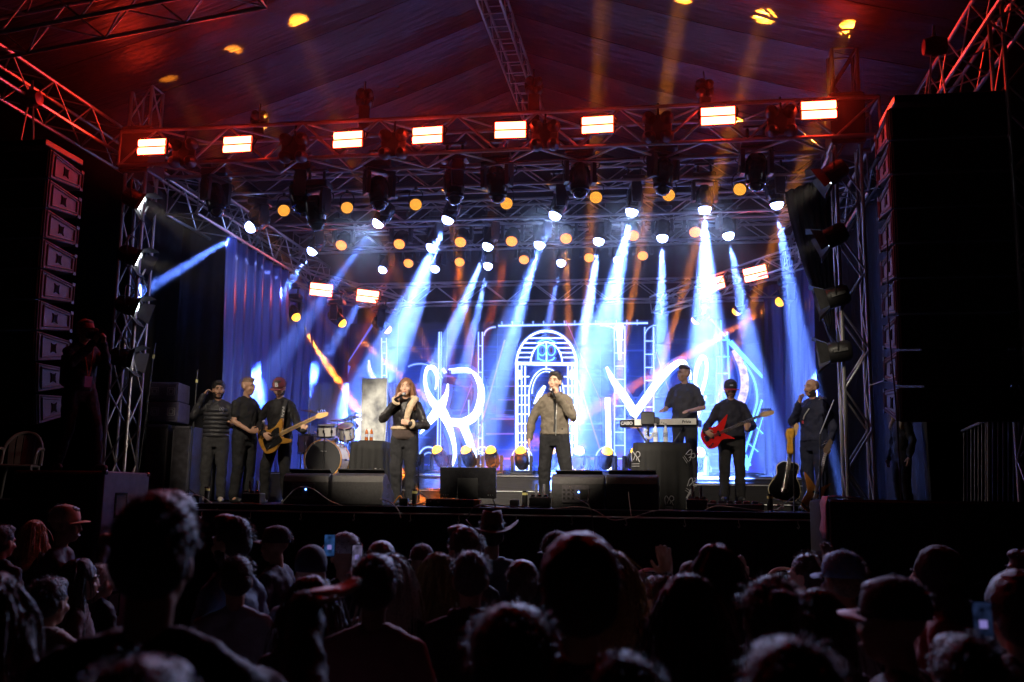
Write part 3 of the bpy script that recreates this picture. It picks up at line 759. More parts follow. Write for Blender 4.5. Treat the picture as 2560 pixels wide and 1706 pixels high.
# four-eye blinders, unlit
_b = MB().lathe([(0, .1), (.04, .098), (.07, .06), (.088, 0), (.09, -.03), (.083, -.03), (.06, .02), (.02, .05), (0, .05)], 16)
ME_EYE = _b.mesh('lamp_can', BLACK, True); ME_BULB = MB().lathe([(.078, -.012), (.05, -.024), (0, -.03)], 16).mesh('lamp_glass', LDK, 2)
_b = MB().box((0, .03, 0), (.16, .05, .34), bev=.01); _b.box((0, .03, 0), (.34, .04, .12), bev=.01); _b.tube((0, .03, .17), (0, .06, .34), .014); ME_CROSS = _b.mesh('frame', BLACK, True)
def blinder(label, p, s=1., rz=0., dx=.115, dz=.125, stand=0.):
    t = thing('blinder', label, 'stage lamp', p, rz, group='four lamp blinders'); t.scale = (s, s, s); put('frame', ME_CROSS, t)
    if stand: MB().box((0, .03, -stand / 2 - .08), (.2, .12, stand), bev=.02).build('stand_column', BLACK, t)
    for i in (-1, 1):
        for k in (-1, 1):
            e = put('lamp_can', ME_EYE, t, (i * dx, 0, k * dz)); e.rotation_euler = (PI / 2 - k * .06, 0, i * .1); put('lamp_glass', ME_BULB, e)
BL = [(457, 383), (733, 370), (983, 360), (1362, 338), (1645, 318), (1953, 303)]
for i, (x, y) in enumerate(BL): blinder(f'unlit four lamp blinder on the front truss, {nth(i, 6)}', at(x, y, 12.9), 1.05)
for i, (x, y) in enumerate([(648, 300), (912, 245), (1335, 215), (1762, 222)]): blinder(f'blinder standing up above the front truss, {nth(i, 4)}', at(x, y, 13.5), .8, .3, .07, .09, max(.2, (at(x, y, 13.5).z - 7.34) / .8))
# fresnel floodlights with barn doors on the towers
LFW = EM('fresnel_glow', (.85, .92, 1), 5, False); FLAP = M('barn_door_metal', (.045, .045, .05), .55, .2, .3, 10)
_b = MB().lathe([(0, .17), (.1, .165), (.13, .12), (.135, -.1), (.125, -.12), (.11, -.1), (0, -.1)], 18); _b.box((0, 0, .03), (.29, .05, .2), bev=.01); ME_FB = _b.mesh('housing', BLACK, True)
ME_FL = MB().lathe([(.108, -.104), (.06, -.125), (0, -.132)], 18).mesh('lens', LFW, 2)
ME_FLAP = MB().prism([(-.11, 0), (.11, 0), (.15, .19), (-.15, .19)], .004).mesh('barn_door', FLAP)
ME_FY = MB().cable([(.15, 0, 0), (.17, 0, .1), (.14, 0, .26), (0, 0, .29), (-.14, 0, .26), (-.17, 0, .1), (-.15, 0, 0)], .012).mesh('yoke', BLACK, True)
def fresnel(label, p, aim, power, col, ang=36):
    d = (aim - p).normalized(); t = thing('floodlight', label, 'floodlight', p, group='barn door floodlights on the towers'); q = d.to_track_quat('-Z', 'Y')
    put('yoke', ME_FY, t, (0, 0, 0)).rotation_euler = (0, 0, math.atan2(d.x, -d.y)); h = put('housing', ME_FB, t); h.rotation_mode = 'QUATERNION'; h.rotation_quaternion = q
    put('lens', ME_FL, h)
    for k in range(4):
        f = put('barn_door', ME_FLAP, h); f.matrix_basis = Matrix.Rotation(k * PI / 2, 4, 'Z') @ Matrix.Translation((0, .125, -.12)) @ Matrix.Rotation(PI + math.radians(30 + 18 * (k % 2)), 4, 'X')
    spot(p + d * .16, aim, col, power, ang, t, blend=.5, r=.06)
WARM = (1, .86, .66)
for i, (x, y) in enumerate([(338, 500), (328, 640), (322, 765), (308, 895)]):
    fresnel(f'lit floodlight on the left tower, {["topmost", "second from the top", "third from the top", "lowest"][i]}', at(x, y, 13.0), V((-1.9 - i * .5, 13.6, 3.1)), 150, WARM)
for i, (x, y) in enumerate([(2085, 432), (2085, 590), (2090, 742), (2095, 880)]):
    fresnel(f'floodlight with pale barn doors on the right tower, {["topmost", "second from the top", "third from the top", "lowest"][i]}', at(x, y, 12.95), V((-2.6 - i * .4, 13.7, 3.0)), 150, WARM)
# front wash floodlights on a bar between the roof edges, above the crowd
fb = thing('lamp_bar', 'steel lamp bar hung above the crowd for the front floodlights', 'lamp bar', (-2.5, 5.2, 8.35)); bar('pipe', (-5.7, 0, 0), (5.7, 0, 0), .03, ALU, fb)
for i, (x, tx, ty, W_) in enumerate(((-5.6, -5.9, 14.0, 1900), (-3.6, -3.75, 13.5, 6000), (-1.4, -1.65, 13.5, 7600), (.4, 1.1, 14.6, 1700))):
    fresnel(f'front floodlight on the lamp bar above the crowd, {nth(i, 4)}', V((x, 5.2, 8.04)), V((tx, ty, 3.1)), W_, WARM, 19)
# ================================================================== LOUDSPEAKERS
GRILLE = M('speaker_grille', (.01, .01, .011), .6, .2, .3, 60, .5, 300)
CABSIDE = M('array_side_paint', (.06, .05, .053), .5, 0, .25, 12, .2, 150); CABFR = M('array_rim', (.06, .05, .052), .6, 0, .2, 14)
# a line array cabinet: wedge seen from the side, side plate with raised rim and a dark horn badge
def cab_mesh(side):
    c = MB(); w, d, h = 1.2, .72, .36
    c.add([(x, y, z) for x in (0, side * w) for y, z in ((0, -h / 2), (d, -h / 2 + .07), (d, h / 2 - .07), (0, h / 2))],
          [(0, 1, 2, 3), (7, 6, 5, 4), (0, 4, 5, 1), (1, 5, 6, 2), (2, 6, 7, 3), (3, 7, 4, 0)]); me1 = c.mesh('cabinet', CABSIDE)
    g = MB().box((side * w / 2, -.012, 0), (w - .04, .02, h - .03), bev=.004).mesh('grille', GRILLE)
    r = MB(); s = -side * .008
    for a, b in (((.03, -.165), (.69, -.1)), ((.69, -.1), (.69, .1)), ((.69, .1), (.03, .165)), ((.03, .165), (.03, -.165)), ((.1, -.125), (.62, -.075)), ((.1, .125), (.62, .075)), ((.1, -.125), (.1, .125)), ((.62, -.075), (.62, .075))):
        r.tube((s, *a), (s, *b), .011, n=6)
    rim = r.mesh('side_rim', CABFR)
    k = MB()
    k.prism([(-.055, -.06), (-.02, -.045), (.02, -.045), (.055, -.06), (.042, -.02), (.042, .02), (.055, .06), (.02, .045), (-.02, .045), (-.055, .06), (-.042, .02), (-.042, -.02)], .01, Matrix.Translation((s * .6, .34, 0)) @ Matrix.Rotation(PI / 2, 4, 'Z'))
    bd = k.mesh('side_port', M('port_black', (.006, .006, .006), .95, spec=.1)); ht = MB().box((s, .66, -.115), (.03, .06, .04)).box((s, .66, .115), (.03, .06, .04)).mesh('rigging_pin', BLACK)
    return me1, g, rim, bd, ht
POS9 = ['topmost', 'second from the top', 'third from the top', 'fourth from the top', 'fifth from the top', 'fourth from the bottom', 'third from the bottom', 'second from the bottom', 'lowest']
for side, xs, y0, nm, z0 in ((-1, -7.52, 10.75, 'left', 6.0), (1, 2.38, 10.75, 'right', 6.05)):
    me = cab_mesh(side); z = z0; y = y0
    for i in range(9):
        t = thing('line_array_speaker', f'black loudspeaker cabinet, {POS9[i]} of the hanging {nm} column', 'loudspeaker', (xs, y, z), group=f'loudspeaker column on the {nm}')
        tilt = (0.02, 0, 0, -.01, -.02, -.04, -.07, -.11, -.16)[i]; t.rotation_euler = (-tilt, 0, 0)
        for k, n in zip(me, ('cabinet', 'grille', 'side_rim', 'side_port', 'rigging_pin')): put(n, k, t)
        z -= .378; y += (.0, .0, .005, .01, .015, .025, .045, .07, 0)[i]
    f = thing('flying_frame', f'steel flying frame with chain hoist above the {nm} loudspeaker column', 'rigging', (xs + side * .6, y0 + .36, z0 + .27))
    MB().box((0, 0, 0), (1.1, .8, .08), bev=.01).build('frame', BLACK, f)
    for dx in (-.35, .35):
        bar('chain', (dx * .3, 0, .04), (0, 0, 1.0), .012, STEEL, f)
    MB().lathe([(0, -.14), (.09, -.12), (.12, 0), (.09, .12), (0, .14)], 14, Matrix.Translation((0, 0, .75)) @ Matrix.Rotation(PI / 2, 4, 'Y')).build('hoist_motor', M('hoist_red_paint', (.3, .05, .03), .4, .2, .3, 10), f, True)
# speaker stack behind the left tower
def sat(px0, px1, py0, py1, Y, dep): a, b = at(px0, py1, Y), at(px1, py0, Y); return V(((a.x + b.x) / 2, Y + dep / 2, a.z)), b.x - a.x, b.z - a.z
def wood_sub(label, px0, px1, py0, py1, Y):
    c, w, h = sat(px0, px1, py0, py1, Y, .8); h = c.z + h - SZ; c.z = SZ + .003; t = thing('subwoofer', label, 'loudspeaker', c, .12, group='speaker stack by the left tower')
    MB().box((0, 0, h / 2), (w, .8, h), bev=.012).build('cabinet', M('sub_cabinet_paint', (.05, .045, .055), .6, 0, .3, 6, .3, 90), t)
    MB().box((0, -.405, h / 2), (w - .05, .02, h - .05), bev=.006).build('grille', M('worn_grille', (.04, .036, .045), .5, .4, .5, 10, .6, 260), t)
    for s in (-1, 1): MB().box((s * (w / 2 - .01), -.41, h - .02), (.04, .04, .05), bev=.008).build('corner', BLACK, t)
    return h
h1 = wood_sub('tall black subwoofer standing directly right of the left tower', 348, 412, 1062, 1250, 14.0)
wood_sub('black subwoofer at the right of the speaker stack beside the man in a puffer jacket', 414, 470, 1066, 1250, 14.05)
LOGO = M('grey_logo_plate', (.35, .33, .38), .4, .3, .15, 20)
for i, (y0, y1, lab) in enumerate(((955, 1003, 'upper grey speaker box with two square emblems on the stack'), (1004, 1055, 'lower grey speaker box with two square emblems on the stack'))):
    c, w, h = sat(364, 438, y0, y1, 14.15, .55); t = thing('speaker_box', lab, 'loudspeaker', c, .16, group='speaker stack by the left tower')
    MB().box((0, 0, h / 2), (w, .55, h - .006), bev=.01).build('cabinet', M('grey_speaker_paint', (.13, .11, .17), .5, 0, .25, 10, .2, 100), t)
    MB().box((0, -.28, h / 2), (w - .05, .02, h - .06), bev=.005).build('grille', M('grey_grille', (.1, .085, .14), .5, .2, .25, 50, .4, 250), t)
    for s in (-1, 1):
        e = MB()
        for r in (.055, .03): e.box((s * w * .27, -.294, h / 2 + r), (2 * r, .006, .012)); e.box((s * w * .27, -.294, h / 2 - r), (2 * r, .006, .012)); e.box((s * w * .27 - r, -.294, h / 2), (.012, .006, 2 * r)); e.box((s * w * .27 + r, -.294, h / 2), (.012, .006, 2 * r))
        e.build('emblem', LOGO, t)
# floor wedges
def wedge(label, px0, px1, py0, py1, Y, panelface=False, rz=0.):
    c, w, h = sat(px0, px1, py0, py1, Y, .5); h = c.z + h - SZ; c.z = SZ + .002
    t = thing('floor_monitor', label, 'loudspeaker', c, rz, group='floor monitor wedges')
    pr = [(-.28, 0), (-.3, h * .72), (-.27, h * .92), (-.2, h), (-.12, h * .98), (.3, h * .3), (.3, 0)]
    m = MB().prism([(y, z) for y, z in pr], w - .012, Matrix.Rotation(PI / 2, 4, 'Z')); o = m.build('cabinet', M('wedge_textured_paint', (.03, .028, .03), .38, 0, .3, 40, .35, 220), t)
    bv = o.modifiers.new('edge', 'BEVEL'); bv.width = .018; bv.segments = 2
    a = V((0, .1, 0))
    MB().box((0, .1, h * .62), (w - .08, .62, .016), Matrix.Translation((0, 0, .035)) @ Matrix.Translation((0, .1, h * .62)) @ Matrix.Rotation(-math.atan2(h * .68, .42), 4, 'X') @ Matrix.Translation((0, -.1, -h * .62))).build('grille', GRILLE, t)
    for s in (-1, 1):
        for z in (.3, .6): MB().box((s * (w / 2 - .004), -.05, h * z), (.012, .1, .06), bev=.004).build('handle_slot', RUBBER, t)
    if panelface:
        MB().box((-w * .04, -.298, h * .42), (w * .5, .012, h * .5), bev=.004).build('connector_panel', M('amp_panel_grey', (.1, .09, .1), .4, .4, .3, 30), t)
        for k in range(9): MB().box((-w * .22 + (k % 3) * .055 - .02, -.306, h * (.3 + .12 * (k // 3))), (.03, .012, .025), bev=.003).build('socket', RUBBER, t)
        MB().box((w * .12, -.306, h * .42), (w * .14, .012, h * .28), bev=.004).build('power_module', RUBBER, t)
        MB().ball((w * .02, -.308, h * .48), .012).build('indicator_light', EM('indicator_blue', (.1, .25, 1), 12, False), t)
    return t
wedge('floor monitor wedge, left one of the pair before the bass player', 706, 826, 1184, 1262, 12.7, True)
wedge('floor monitor wedge, right one of the left pair with a purple lit end', 828, 962, 1184, 1262, 12.7)
wedge('floor monitor wedge with a blue indicator light at the singer\'s feet', 1378, 1512, 1187, 1275, 12.65, True)
wedge('floor monitor wedge, right one of the pair right of the singer', 1513, 1648, 1187, 1277, 12.65)
# flat prompter screen seen from behind
c = at(1171, 1262, 12.9); c.z = SZ + .002; t = thing('prompter_monitor', 'flat prompter monitor seen from behind at the stage edge', 'monitor', c, -.03)
a, b = at(1103, 1168, 12.9), at(1242, 1213, 12.9); w = b.x - a.x; zt = a.z - SZ
o = MB().box((0, 0, zt - .2), (w, .04, .4), Matrix.Rotation(.12, 4, 'X'), bev=.008).build('screen_case', BLACKG, t)
MB().box((0, -.03, zt - .26), (w * .38, .07, .3), bev=.012).build('rear_cover', BLACK, t)
MB().box((0, .02, .16), (.25, .05, .32), bev=.01).build('stand', BLACK, t); MB().box((0, 0, .012), (.5, .26, .024), bev=.006).build('foot', BLACK, t)
for s in (-1, 1):
    bar('strut', (s * w * .42, 0, zt - .36), (s * w * .45, .12, .0), .009, BLACK, t)
    for k in range(3): MB().ball((s * (w * .36 + k * .03), -.035, zt - .36), .008, nu=8, nv=5).build('screw', STEEL, t)
# ================================================================== BAND GEAR
DRAPE_PRINT = M('tablecloth_black', (.007, .007, .008), .8, 0, .3, 5, .15, 80); PRINT = M('white_print', (.36, .36, .38), .7, 0, .1, 20)
def monogram(parent, m, size, mat, name='monogram', bars=True):
    """looped R emblem of line strokes in the XZ plane of m"""
    mb = MB(); r = .045 * size
    for pts in ([(-.42, -.5), (-.5, .2), (-.3, .5), (-.05, .15)], [(-.25, -.35), (.0, .2), (.2, .5), (.5, .38), (.5, .05), (.2, -.08), (.02, .2)], [(.18, -.08), (.12, -.4)], [(.25, -.08), (.48, -.55)]):
        mb.cable([m @ V((x * size, 0, z * size)) for x, z in pts], r, 4, 5)
    if bars:
        for z in (-.75, -.98): mb.cable([m @ V((x * size, 0, z * size)) for x in (-.45, 0, .45)], r * .7, 4, 2)
    return stuff(mb.build(name, mat, parent))


def skirt_table(label, c, rx, ry, h, group='black skirted tables', logos=()):
    t = thing('skirted_table', label, 'table', c, group=group); vs = []; fs = []; n, m = 72, 7
    for j in range(m + 1):
        u = j / m
        for k in range(n):
            a = 2 * PI * k / n; sq = 1 / max(abs(math.cos(a)), abs(math.sin(a))) ** .55
            r = 1 + .13 * u ** .6 * math.sin(a * 15 + 1.3 * math.sin(a * 3)) + .05 * u
            vs.append((rx * sq * math.cos(a) * r, ry * sq * math.sin(a) * r, h * (1 - u)))
    for j in range(m):
        for k in range(n): b_ = (k + 1) % n; fs.append((j * n + b_, j * n + k, (j + 1) * n + k, (j + 1) * n + b_))
    fs.append(tuple(range(n))); MB().add(vs, fs).build('tablecloth', DRAPE_PRINT, t, 2)
    MB().lathe([(0, h + .012), (min(rx, ry) * .9, h + .012), (min(rx, ry) * .9, h - .01)], 20).build('table_top', BLACKG, t)
    for txt, x, z, s, rot in logos:
        y = -ry * 1.12 * math.sqrt(max(.25, 1 - (x / (rx * 1.3)) ** 2))
        if txt == 'R': monogram(t, Matrix.Translation((x, y - .05, z)) @ Matrix.Rotation(math.atan2(x, rx) * .7, 4, 'Z') @ Matrix.Rotation(rot, 4, 'Y'), s * .8, PRINT, 'print'); continue
        text_mesh(txt, s, 'print', PRINT, t, Matrix.Translation((x, y - .06, z)) @ Matrix.Rotation(math.atan2(x, rx) * .7, 4, 'Z') @ FACE_CAM @ Matrix.Rotation(rot, 4, 'Z'), .001, .15, .004)
    return t
c = at(925, 1190, 14.3); zt = at(925, 1106, 14.3).z; c.z = SZ + .003
skirt_table('round table with a black printed cloth behind the singing woman', c, .27, .26, zt - SZ, logos=(('R', .2, .45, .15, .1), ('R', .12, .33, .15, -.2), ('~', .16, .2, .2, .3), ('L', .08, .14, .12, .7)))
c2 = at(1665, 1250, 14.9); c2.z = SZ + .114; zt2 = at(1640, 1111, 14.7).z
c2 = at(1655, 1250, 14.35); c2.z = SZ + .003
skirt_table('tall table with a black printed cloth before the keyboard', c2, .4, .22, zt2 - SZ - .01, logos=(('R', -.36, .72, .17, 0), ('c', -.2, 1.02, .3, 1.2), ('L', -.14, .3, .2, .6), ('R', .1, .12, .15, 0), ('R', .42, .35, .17, .5), ('L', .38, .2, .2, -.4), ('R', .4, .75, .15, .9)))
# clear drum shield panels
GLASS = bpy.data.materials.new('acrylic'); GLASS.use_nodes = True; _g = GLASS.node_tree.nodes['Principled BSDF']
_g.inputs['Base Color'].default_value = (.85, .9, 1, 1); _g.inputs['Roughness'].default_value = .06; _g.inputs['Transmission Weight'].default_value = .85; _g.inputs['IOR'].default_value = 1.35; _g.inputs['Alpha'].default_value = .45
_t = GLASS.node_tree; _nz = _t.nodes.new('ShaderNodeTexNoise'); _nz.inputs['Scale'].default_value = 3; _bp = _t.nodes.new('ShaderNodeBump'); _bp.inputs['Strength'].default_value = .12; _t.links.new(_nz.outputs[0], _bp.inputs['Height']); _t.links.new(_bp.outputs[0], _g.inputs['Normal'])
GLARE = M('painted_glare_acrylic', (.6, .64, .75), .25, .2, .6, 5, .25, 9)  # pale blotches painted in for the glare on a clear acrylic sheet
for i, (x0, x1, Y, lab, mt) in enumerate(((770, 868, 16.0, 'clear drum shield panel left of the bright one', GLASS), (902, 966, 15.0, 'bright shield panel with painted glare behind the singing woman', GLARE), (968, 1010, 15.3, 'clear drum shield panel right of the bright one', GLASS))):
    a, b = at(x0, 1104 if i else 1120, Y), at(x1, 958, Y); h = b.z - SZ; w = b.x - a.x
    t = thing('drum_shield', lab, 'shield panel', (a.x + w / 2, Y, SZ + .003), -.15 if i == 1 else .1, group='drum shield panels')
    MB().box((0, 0, h / 2 + .15), (w * (1.15 if i == 1 else 1), .012, h - .3 if i != 1 else h - .75), Matrix.Translation((0, 0, .3 if i == 1 else 0)), bev=.002).build('sheet', mt, t)
    for s in (-1, 1): bar('upright', (s * w * .52, 0, .01), (s * w * .52, 0, h), .008, STEEL, t)
    MB().box((0, 0, .02), (w * 1.2, .3, .04), bev=.006).build('foot', BLACK, t)
# drum kit
CHR = M('chrome', (.7, .7, .72), .12, 1, .1, 10); SHELL = M('white_drum_shell', (.75, .72, .7), .3, 0, .1, 8); HOOP = M('maple_hoop', (.55, .28, .07), .4, 0, .25, 8); HEADB = M('black_drum_head', (.015, .015, .018), .55, 0, .2, 5); CYM = M('bronze_cymbal', (.55, .38, .14), .25, 1, .2, 14)
def drum(label, c, r, d, rot, head, shell=SHELL, hoop=CHR, legs=0):
    t = thing('drum', label, 'drum', c, group='drum kit'); R = rot
    def add(nm, mb, mt): o = mb.build(nm, mt, t, True); o.matrix_basis = R; return o
    add('shell', MB().lathe([(r * .97, -d / 2), (r * .97, d / 2)], 28, cap=False), shell); add('drum_head', MB().lathe([(r * .96, d / 2 - .006), (0, d / 2 - .004)], 28), head); add('drum_head', MB().lathe([(0, -d / 2 + .004), (r * .96, -d / 2 + .006)], 28), head)
    for s in (-1, 1): add('hoop', MB().lathe([(r, s * d / 2 - .02), (r * 1.04, s * d / 2 - .02), (r * 1.04, s * d / 2 + .012), (r, s * d / 2 + .012), (r, s * d / 2 - .02)], 28, cap=False), hoop)
    for k in range(8):
        a = 2 * PI * k / 8; x, y = r * 1.02 * math.cos(a), r * 1.02 * math.sin(a); add('tension_lug', MB().tube((x, y, -d / 2), (x, y, d / 2), .007, n=5).box((x, y, 0), (.03, .03, .06), bev=.006), CHR)
    for k in range(legs):
        a = 2 * PI * k / legs + .6; bar('leg', (r * .9 * math.cos(a), r * .9 * math.sin(a), -d / 2 + .05), (r * 1.1 * math.cos(a), r * 1.1 * math.sin(a), SZ + .01 - c.z), .01, CHR, t)
    return t
FRONT = Matrix.Rotation(PI / 2, 4, 'X')
cb = at(818, 1150, 15.3)
cb.z = max(cb.z, SZ + .33); bd = drum('bass drum with a wooden hoop and black front head behind the floor monitors', cb, .3, .42, FRONT, HEADB, SHELL, HOOP)
text_mesh('~~', .09, 'head_print', PRINT, bd, Matrix.Translation((0, -.216, .13)) @ FACE_CAM, .001, .3)
drum('white snare drum between the bass guitar and the shield', at(818, 1078, 15.2), .155, .17, Matrix.Rotation(.15, 4, 'X'), SHELL, legs=3)
drum('small white tom drum at the right of the snare', at(866, 1080, 15.6), .13, .2, Matrix.Rotation(.5, 4, 'X'), SHELL, legs=3)
drum('floor tom at the left of the kit with chrome lugs', at(772, 1110, 15.6), .18, .3, Matrix.Rotation(.05, 4, 'X'), HEADB, M('dark_shell', (.05, .03, .06), .3), legs=3)
for lab, p, r, tl in (('bronze cymbal high at the left of the drum kit', (776, 1030, 15.7), .2, .2), ('bronze crash cymbal right of the snare drum', (880, 1045, 15.9), .22, -.2), ('low bronze hi-hat cymbal pair before the shield', (845, 1052, 15.4), .16, .05)):
    c = at(*p); t = thing('cymbal', lab, 'cymbal', (c.x, c.y, SZ + .004), group='drum kit'); h = c.z - SZ
    MB().lathe([(0, .03), (.03, .022), (.05, .012), (r * .6, .004), (r, -.012), (r, -.014), (.05, .008), (0, .02)], 24, Matrix.Translation((0, 0, h)) @ Matrix.Rotation(tl, 4, 'Y')).build('plate', CYM, t, True)
    bar('stand', (0, 0, .25), (0, 0, h), .009, CHR, t)
    for k in range(3): bar('leg', (0, 0, .3), (.22 * math.cos(k * 2.1), .22 * math.sin(k * 2.1), 0), .007, CHR, t)
# keyboard
a, b = at(1553, 1062, 15.0), at(1748, 1056, 14.75); kc = (a + b) / 2; kw = (b - a).length; t = thing('keyboard', 'long stage piano with a white rear panel and lettering', 'keyboard', kc, math.atan2(b.y - a.y, b.x - a.x))
MB().box((0, .05, 0), (kw, .3, .11), bev=.012).build('case', BLACKG, t); MB().box((kw * .09, -.106, .012), (kw * .78, .014, .085), bev=.003).build('rear_panel', M('ivory_panel', (.75, .73, .7), .4, 0, .08, 10), t)
kb = MB()
for k in range(52): kb.box((-kw * .46 + k * kw * .92 / 52, .11, .06), (kw * .92 / 52 - .003, .16, .02))
stuff(kb.build('white_keys', M('ivory_keys', (.75, .74, .7), .35), t))
text_mesh('CASIO', .062, 'lettering', PRINT, t, Matrix.Translation((-kw * .405, -.102, .0)) @ FACE_CAM, .002, 0, .004)
text_mesh('Privia', .06, 'lettering', RUBBER, t, Matrix.Translation((kw * .36, -.116, .01)) @ FACE_CAM, .002, .1, .001)
for k in range(7): MB().box((-kw * .08 + k * .03, -.114, -.005 + .014 * (k % 2)), (.016, .008, .01)).build('socket', RUBBER, t)
for s in (-1, 1):
    bar('stand_leg', (s * kw * .3, .05, -.06), (-s * kw * .3, .05, 2.27 - kc.z + .01 - .28), .016, BLACK, t)
p_ = thing('laptop_stand', 'black equipment pod and cloth on the keyboard before the player', 'equipment box', at(1620, 1052, 14.62), 0)
MB().box((0, 0, .03), (.2, .1, .2), bev=.02).build('case', BLACK, p_); MB().box((.12, -.01, .0), (.1, .06, .1), bev=.015).build('side_unit', BLACK, p_); MB().lathe([(.02, -.75), (.02, -.05)], 8).build('post', BLACK, p_)
MB().box((0, 0, -.76), (.3, .2, .02), bev=.005).build('foot', BLACK, p_)
# bottles on the tall table
WATER = M('clear_bottle_plastic', (.75, .8, .88), .1, 0, .1, 20, .2, 40, coat=.4)
bpr = [(0, 0), (.03, 0), (.033, .02), (.031, .06), (.033, .1), (.031, .14), (.024, .18), (.012, .205), (.012, .22), (0, .22)]
def bottle(label, c, s=1., mat=WATER):
    t = thing('bottle', label, 'bottle', c, group='bottles on stage'); t.scale = (s, s, s); MB().lathe(bpr, 14).build('body', mat, t, True); MB().lathe([(0, .245), (.015, .243), (.015, .215), (0, .215)], 10).build('cap', PRINT, t); MB().lathe([(.0335, .07), (.0335, .125)], 14).build('wrapper', M('bottle_wrapper', (.3, .35, .5), .5, 0, .5, 60), t)
for x, n_ in ((1639, 'left'), (1664, 'right')): q = at(x, 1112, 14.3); q.z = zt2 + .004; bottle(f'clear water bottle on the tall table, the {n_} of two', q, 1.1)
for x, n_ in ((916, 'left'), (928, 'right')): q = at(x, 1100, 14.22); q.z = zt + .014; bottle(f'small amber bottle on the round table, the {n_} one', q, .8, M('amber_glass', (.35, .1, .02), .1, 0, .3, 20))
# stands
def mic_stand(label, p0, p1, Yb, boom=None, name='microphone_stand', tape=True):
    b = at(*p0, Yb); b.z = SZ + .01; e = at(*p1, Yb); t = thing(name, label, 'stand', b, group='microphone stands')
    bar('pole', (0, 0, .05), e - b, .011, BLACK, t)
    for k in range(3): bar('leg', (0, 0, .18), (.26 * math.cos(k * 2.1 + .4), .26 * math.sin(k * 2.1 + .4), .0), .009, BLACK, t)
    MB().tube((e - b) * .55, (e - b) * .58, .02).build('clutch', BLACK, t)
    if tape: MB().tube((e - b) * .9, (e - b) * .925, .019).build('tape_ring', M('yellow_tape', (.6, .55, .2), .6), t)
    if boom: bar('boom', e - b, at(*boom, Yb) - b, .008, STEEL, t)
    return t
mic_stand('tall straight stand leaning right beside the left tower', (338, 1240), (388, 858), 13.35)
mic_stand('tall straight stand left of the man in the puffer jacket', (470, 1245), (494, 925), 13.9)
mic_stand('slim pole stand holding up the acoustic guitar', (1985, 1270), (1985, 1095), 13.0, tape=False)
mic_stand('slim pole stand beside the bald man', (2050, 1270), (2050, 1085), 13.3, boom=(2085, 1000), tape=False)
mic_stand('microphone stand behind the singing woman', (1047, 1235), (1044, 1065), 14.0, tape=False)
# guitars ---------------------------------------------------------
def outline(pts, sub=5): return [(p.x, p.y) for p in smooth_path([V((a, b, 0)) for a, b in pts] + [V((pts[0][0], pts[0][1], 0))], sub)[:-1]]
FRET = M('rosewood', (.09, .05, .03), .45, 0, .3, 20); MAPLE = M('maple_neck', (.5, .3, .12), .4, 0, .25, 8, stretch=(1, 1, 6))
def guitar(label, m, body, bodymat, neck_l, neck_w, pick=None, head_six=True, thick=.045, bass=False, fret=FRET, cat='guitar', hole=False, rim=None, headm=None):
    """local: body in XZ, neck towards +X, face towards -Y"""
    t = thing('bass_guitar' if bass else 'guitar', label, cat); t.matrix_basis = m
    o = MB().prism(outline(body), thick).build('body', bodymat, t, True); bv = o.modifiers.new('edge', 'BEVEL'); bv.width = .01; bv.segments = 2
    if rim: MB().cable([V((x, -thick / 2, z)) for x, z in outline(body)] + [V((*outline(body)[0], 0)).xzy * 1 + V((0, -thick / 2, 0))], .006, 4, 1).build('binding', rim, t)
    if pick: MB().prism(outline(pick), .005, Matrix.Translation((0, -thick / 2 - .003, 0))).build('pickguard', M('black_pickguard', (.012, .012, .013), .25), t)
    x0 = .1; MB().prism([(x0, -neck_w / 2), (x0 + neck_l, -neck_w * .36), (x0 + neck_l, neck_w * .36), (x0, neck_w / 2)], .022, Matrix.Translation((0, -thick / 2 - .004, 0))).build('neck', fret, t)
    fr = MB(); hx = x0 + neck_l
    for k in range(20): xx = hx - neck_l * (1 - 2 ** (-k / 12)) * 1.22 - .004; fr.box((xx, -thick / 2 - .017, 0), (.004, .004, neck_w * .82))
    stuff(fr.build('frets', STEEL, t))
    MB().prism([(hx, -.022), (hx + .05, -.045), (hx + .17, -.055), (hx + .2, -.02), (hx + .17, .0), (hx + .05, .038), (hx, .024)], .016, Matrix.Translation((0, -thick / 2, 0))).build('headstock', headm or MAPLE, t)
    for k in range(4 if bass else 6):
        p = V((hx + .05 + k * (.034 if bass else .022), -thick / 2, .03 - k * .008)); MB().tube(p, p + V((0, 0, .035)), .006).ball(p + V((0, 0, .045)), (.012, .006, .012), nu=8, nv=5).build('tuning_peg', CHR, t)
    s = MB()
    for k in range(4 if bass else 6): zz = (k - (1.5 if bass else 2.5)) * neck_w * .15; s.tube((-.16, -thick / 2 - .02, zz), (hx, -thick / 2 - .018, zz * .8), .0014, n=4)
    stuff(s.build('strings', STEEL, t))
    MB().box((-.17, -thick / 2 - .012, 0), (.05, .02, .08), bev=.004).build('bridge', CHR, t)
    if not hole:
        for xx in (-.08, .02): MB().box((xx, -thick / 2 - .012, 0), (.03, .014, .085), bev=.004).build('pickup', BLACKG, t)
        for k in range(3): MB().lathe([(.014, 0), (.012, .018), (0, .018)], 10, Matrix.Translation((-.12 - k * .03, -thick / 2 - .002, -.1 - k * .012)) @ FRONT).build('knob', CHR, t)
    return t
JB = [(-.27, -.06), (-.22, -.17), (-.08, -.19), (.02, -.13), (.1, -.15), (.19, -.17), (.21, -.13), (.13, -.08), (.1, -.03), (.12, .03), (.16, .1), (.2, .19), (.16, .2), (.06, .14), (-.06, .13), (-.17, .19), (-.26, .12)]
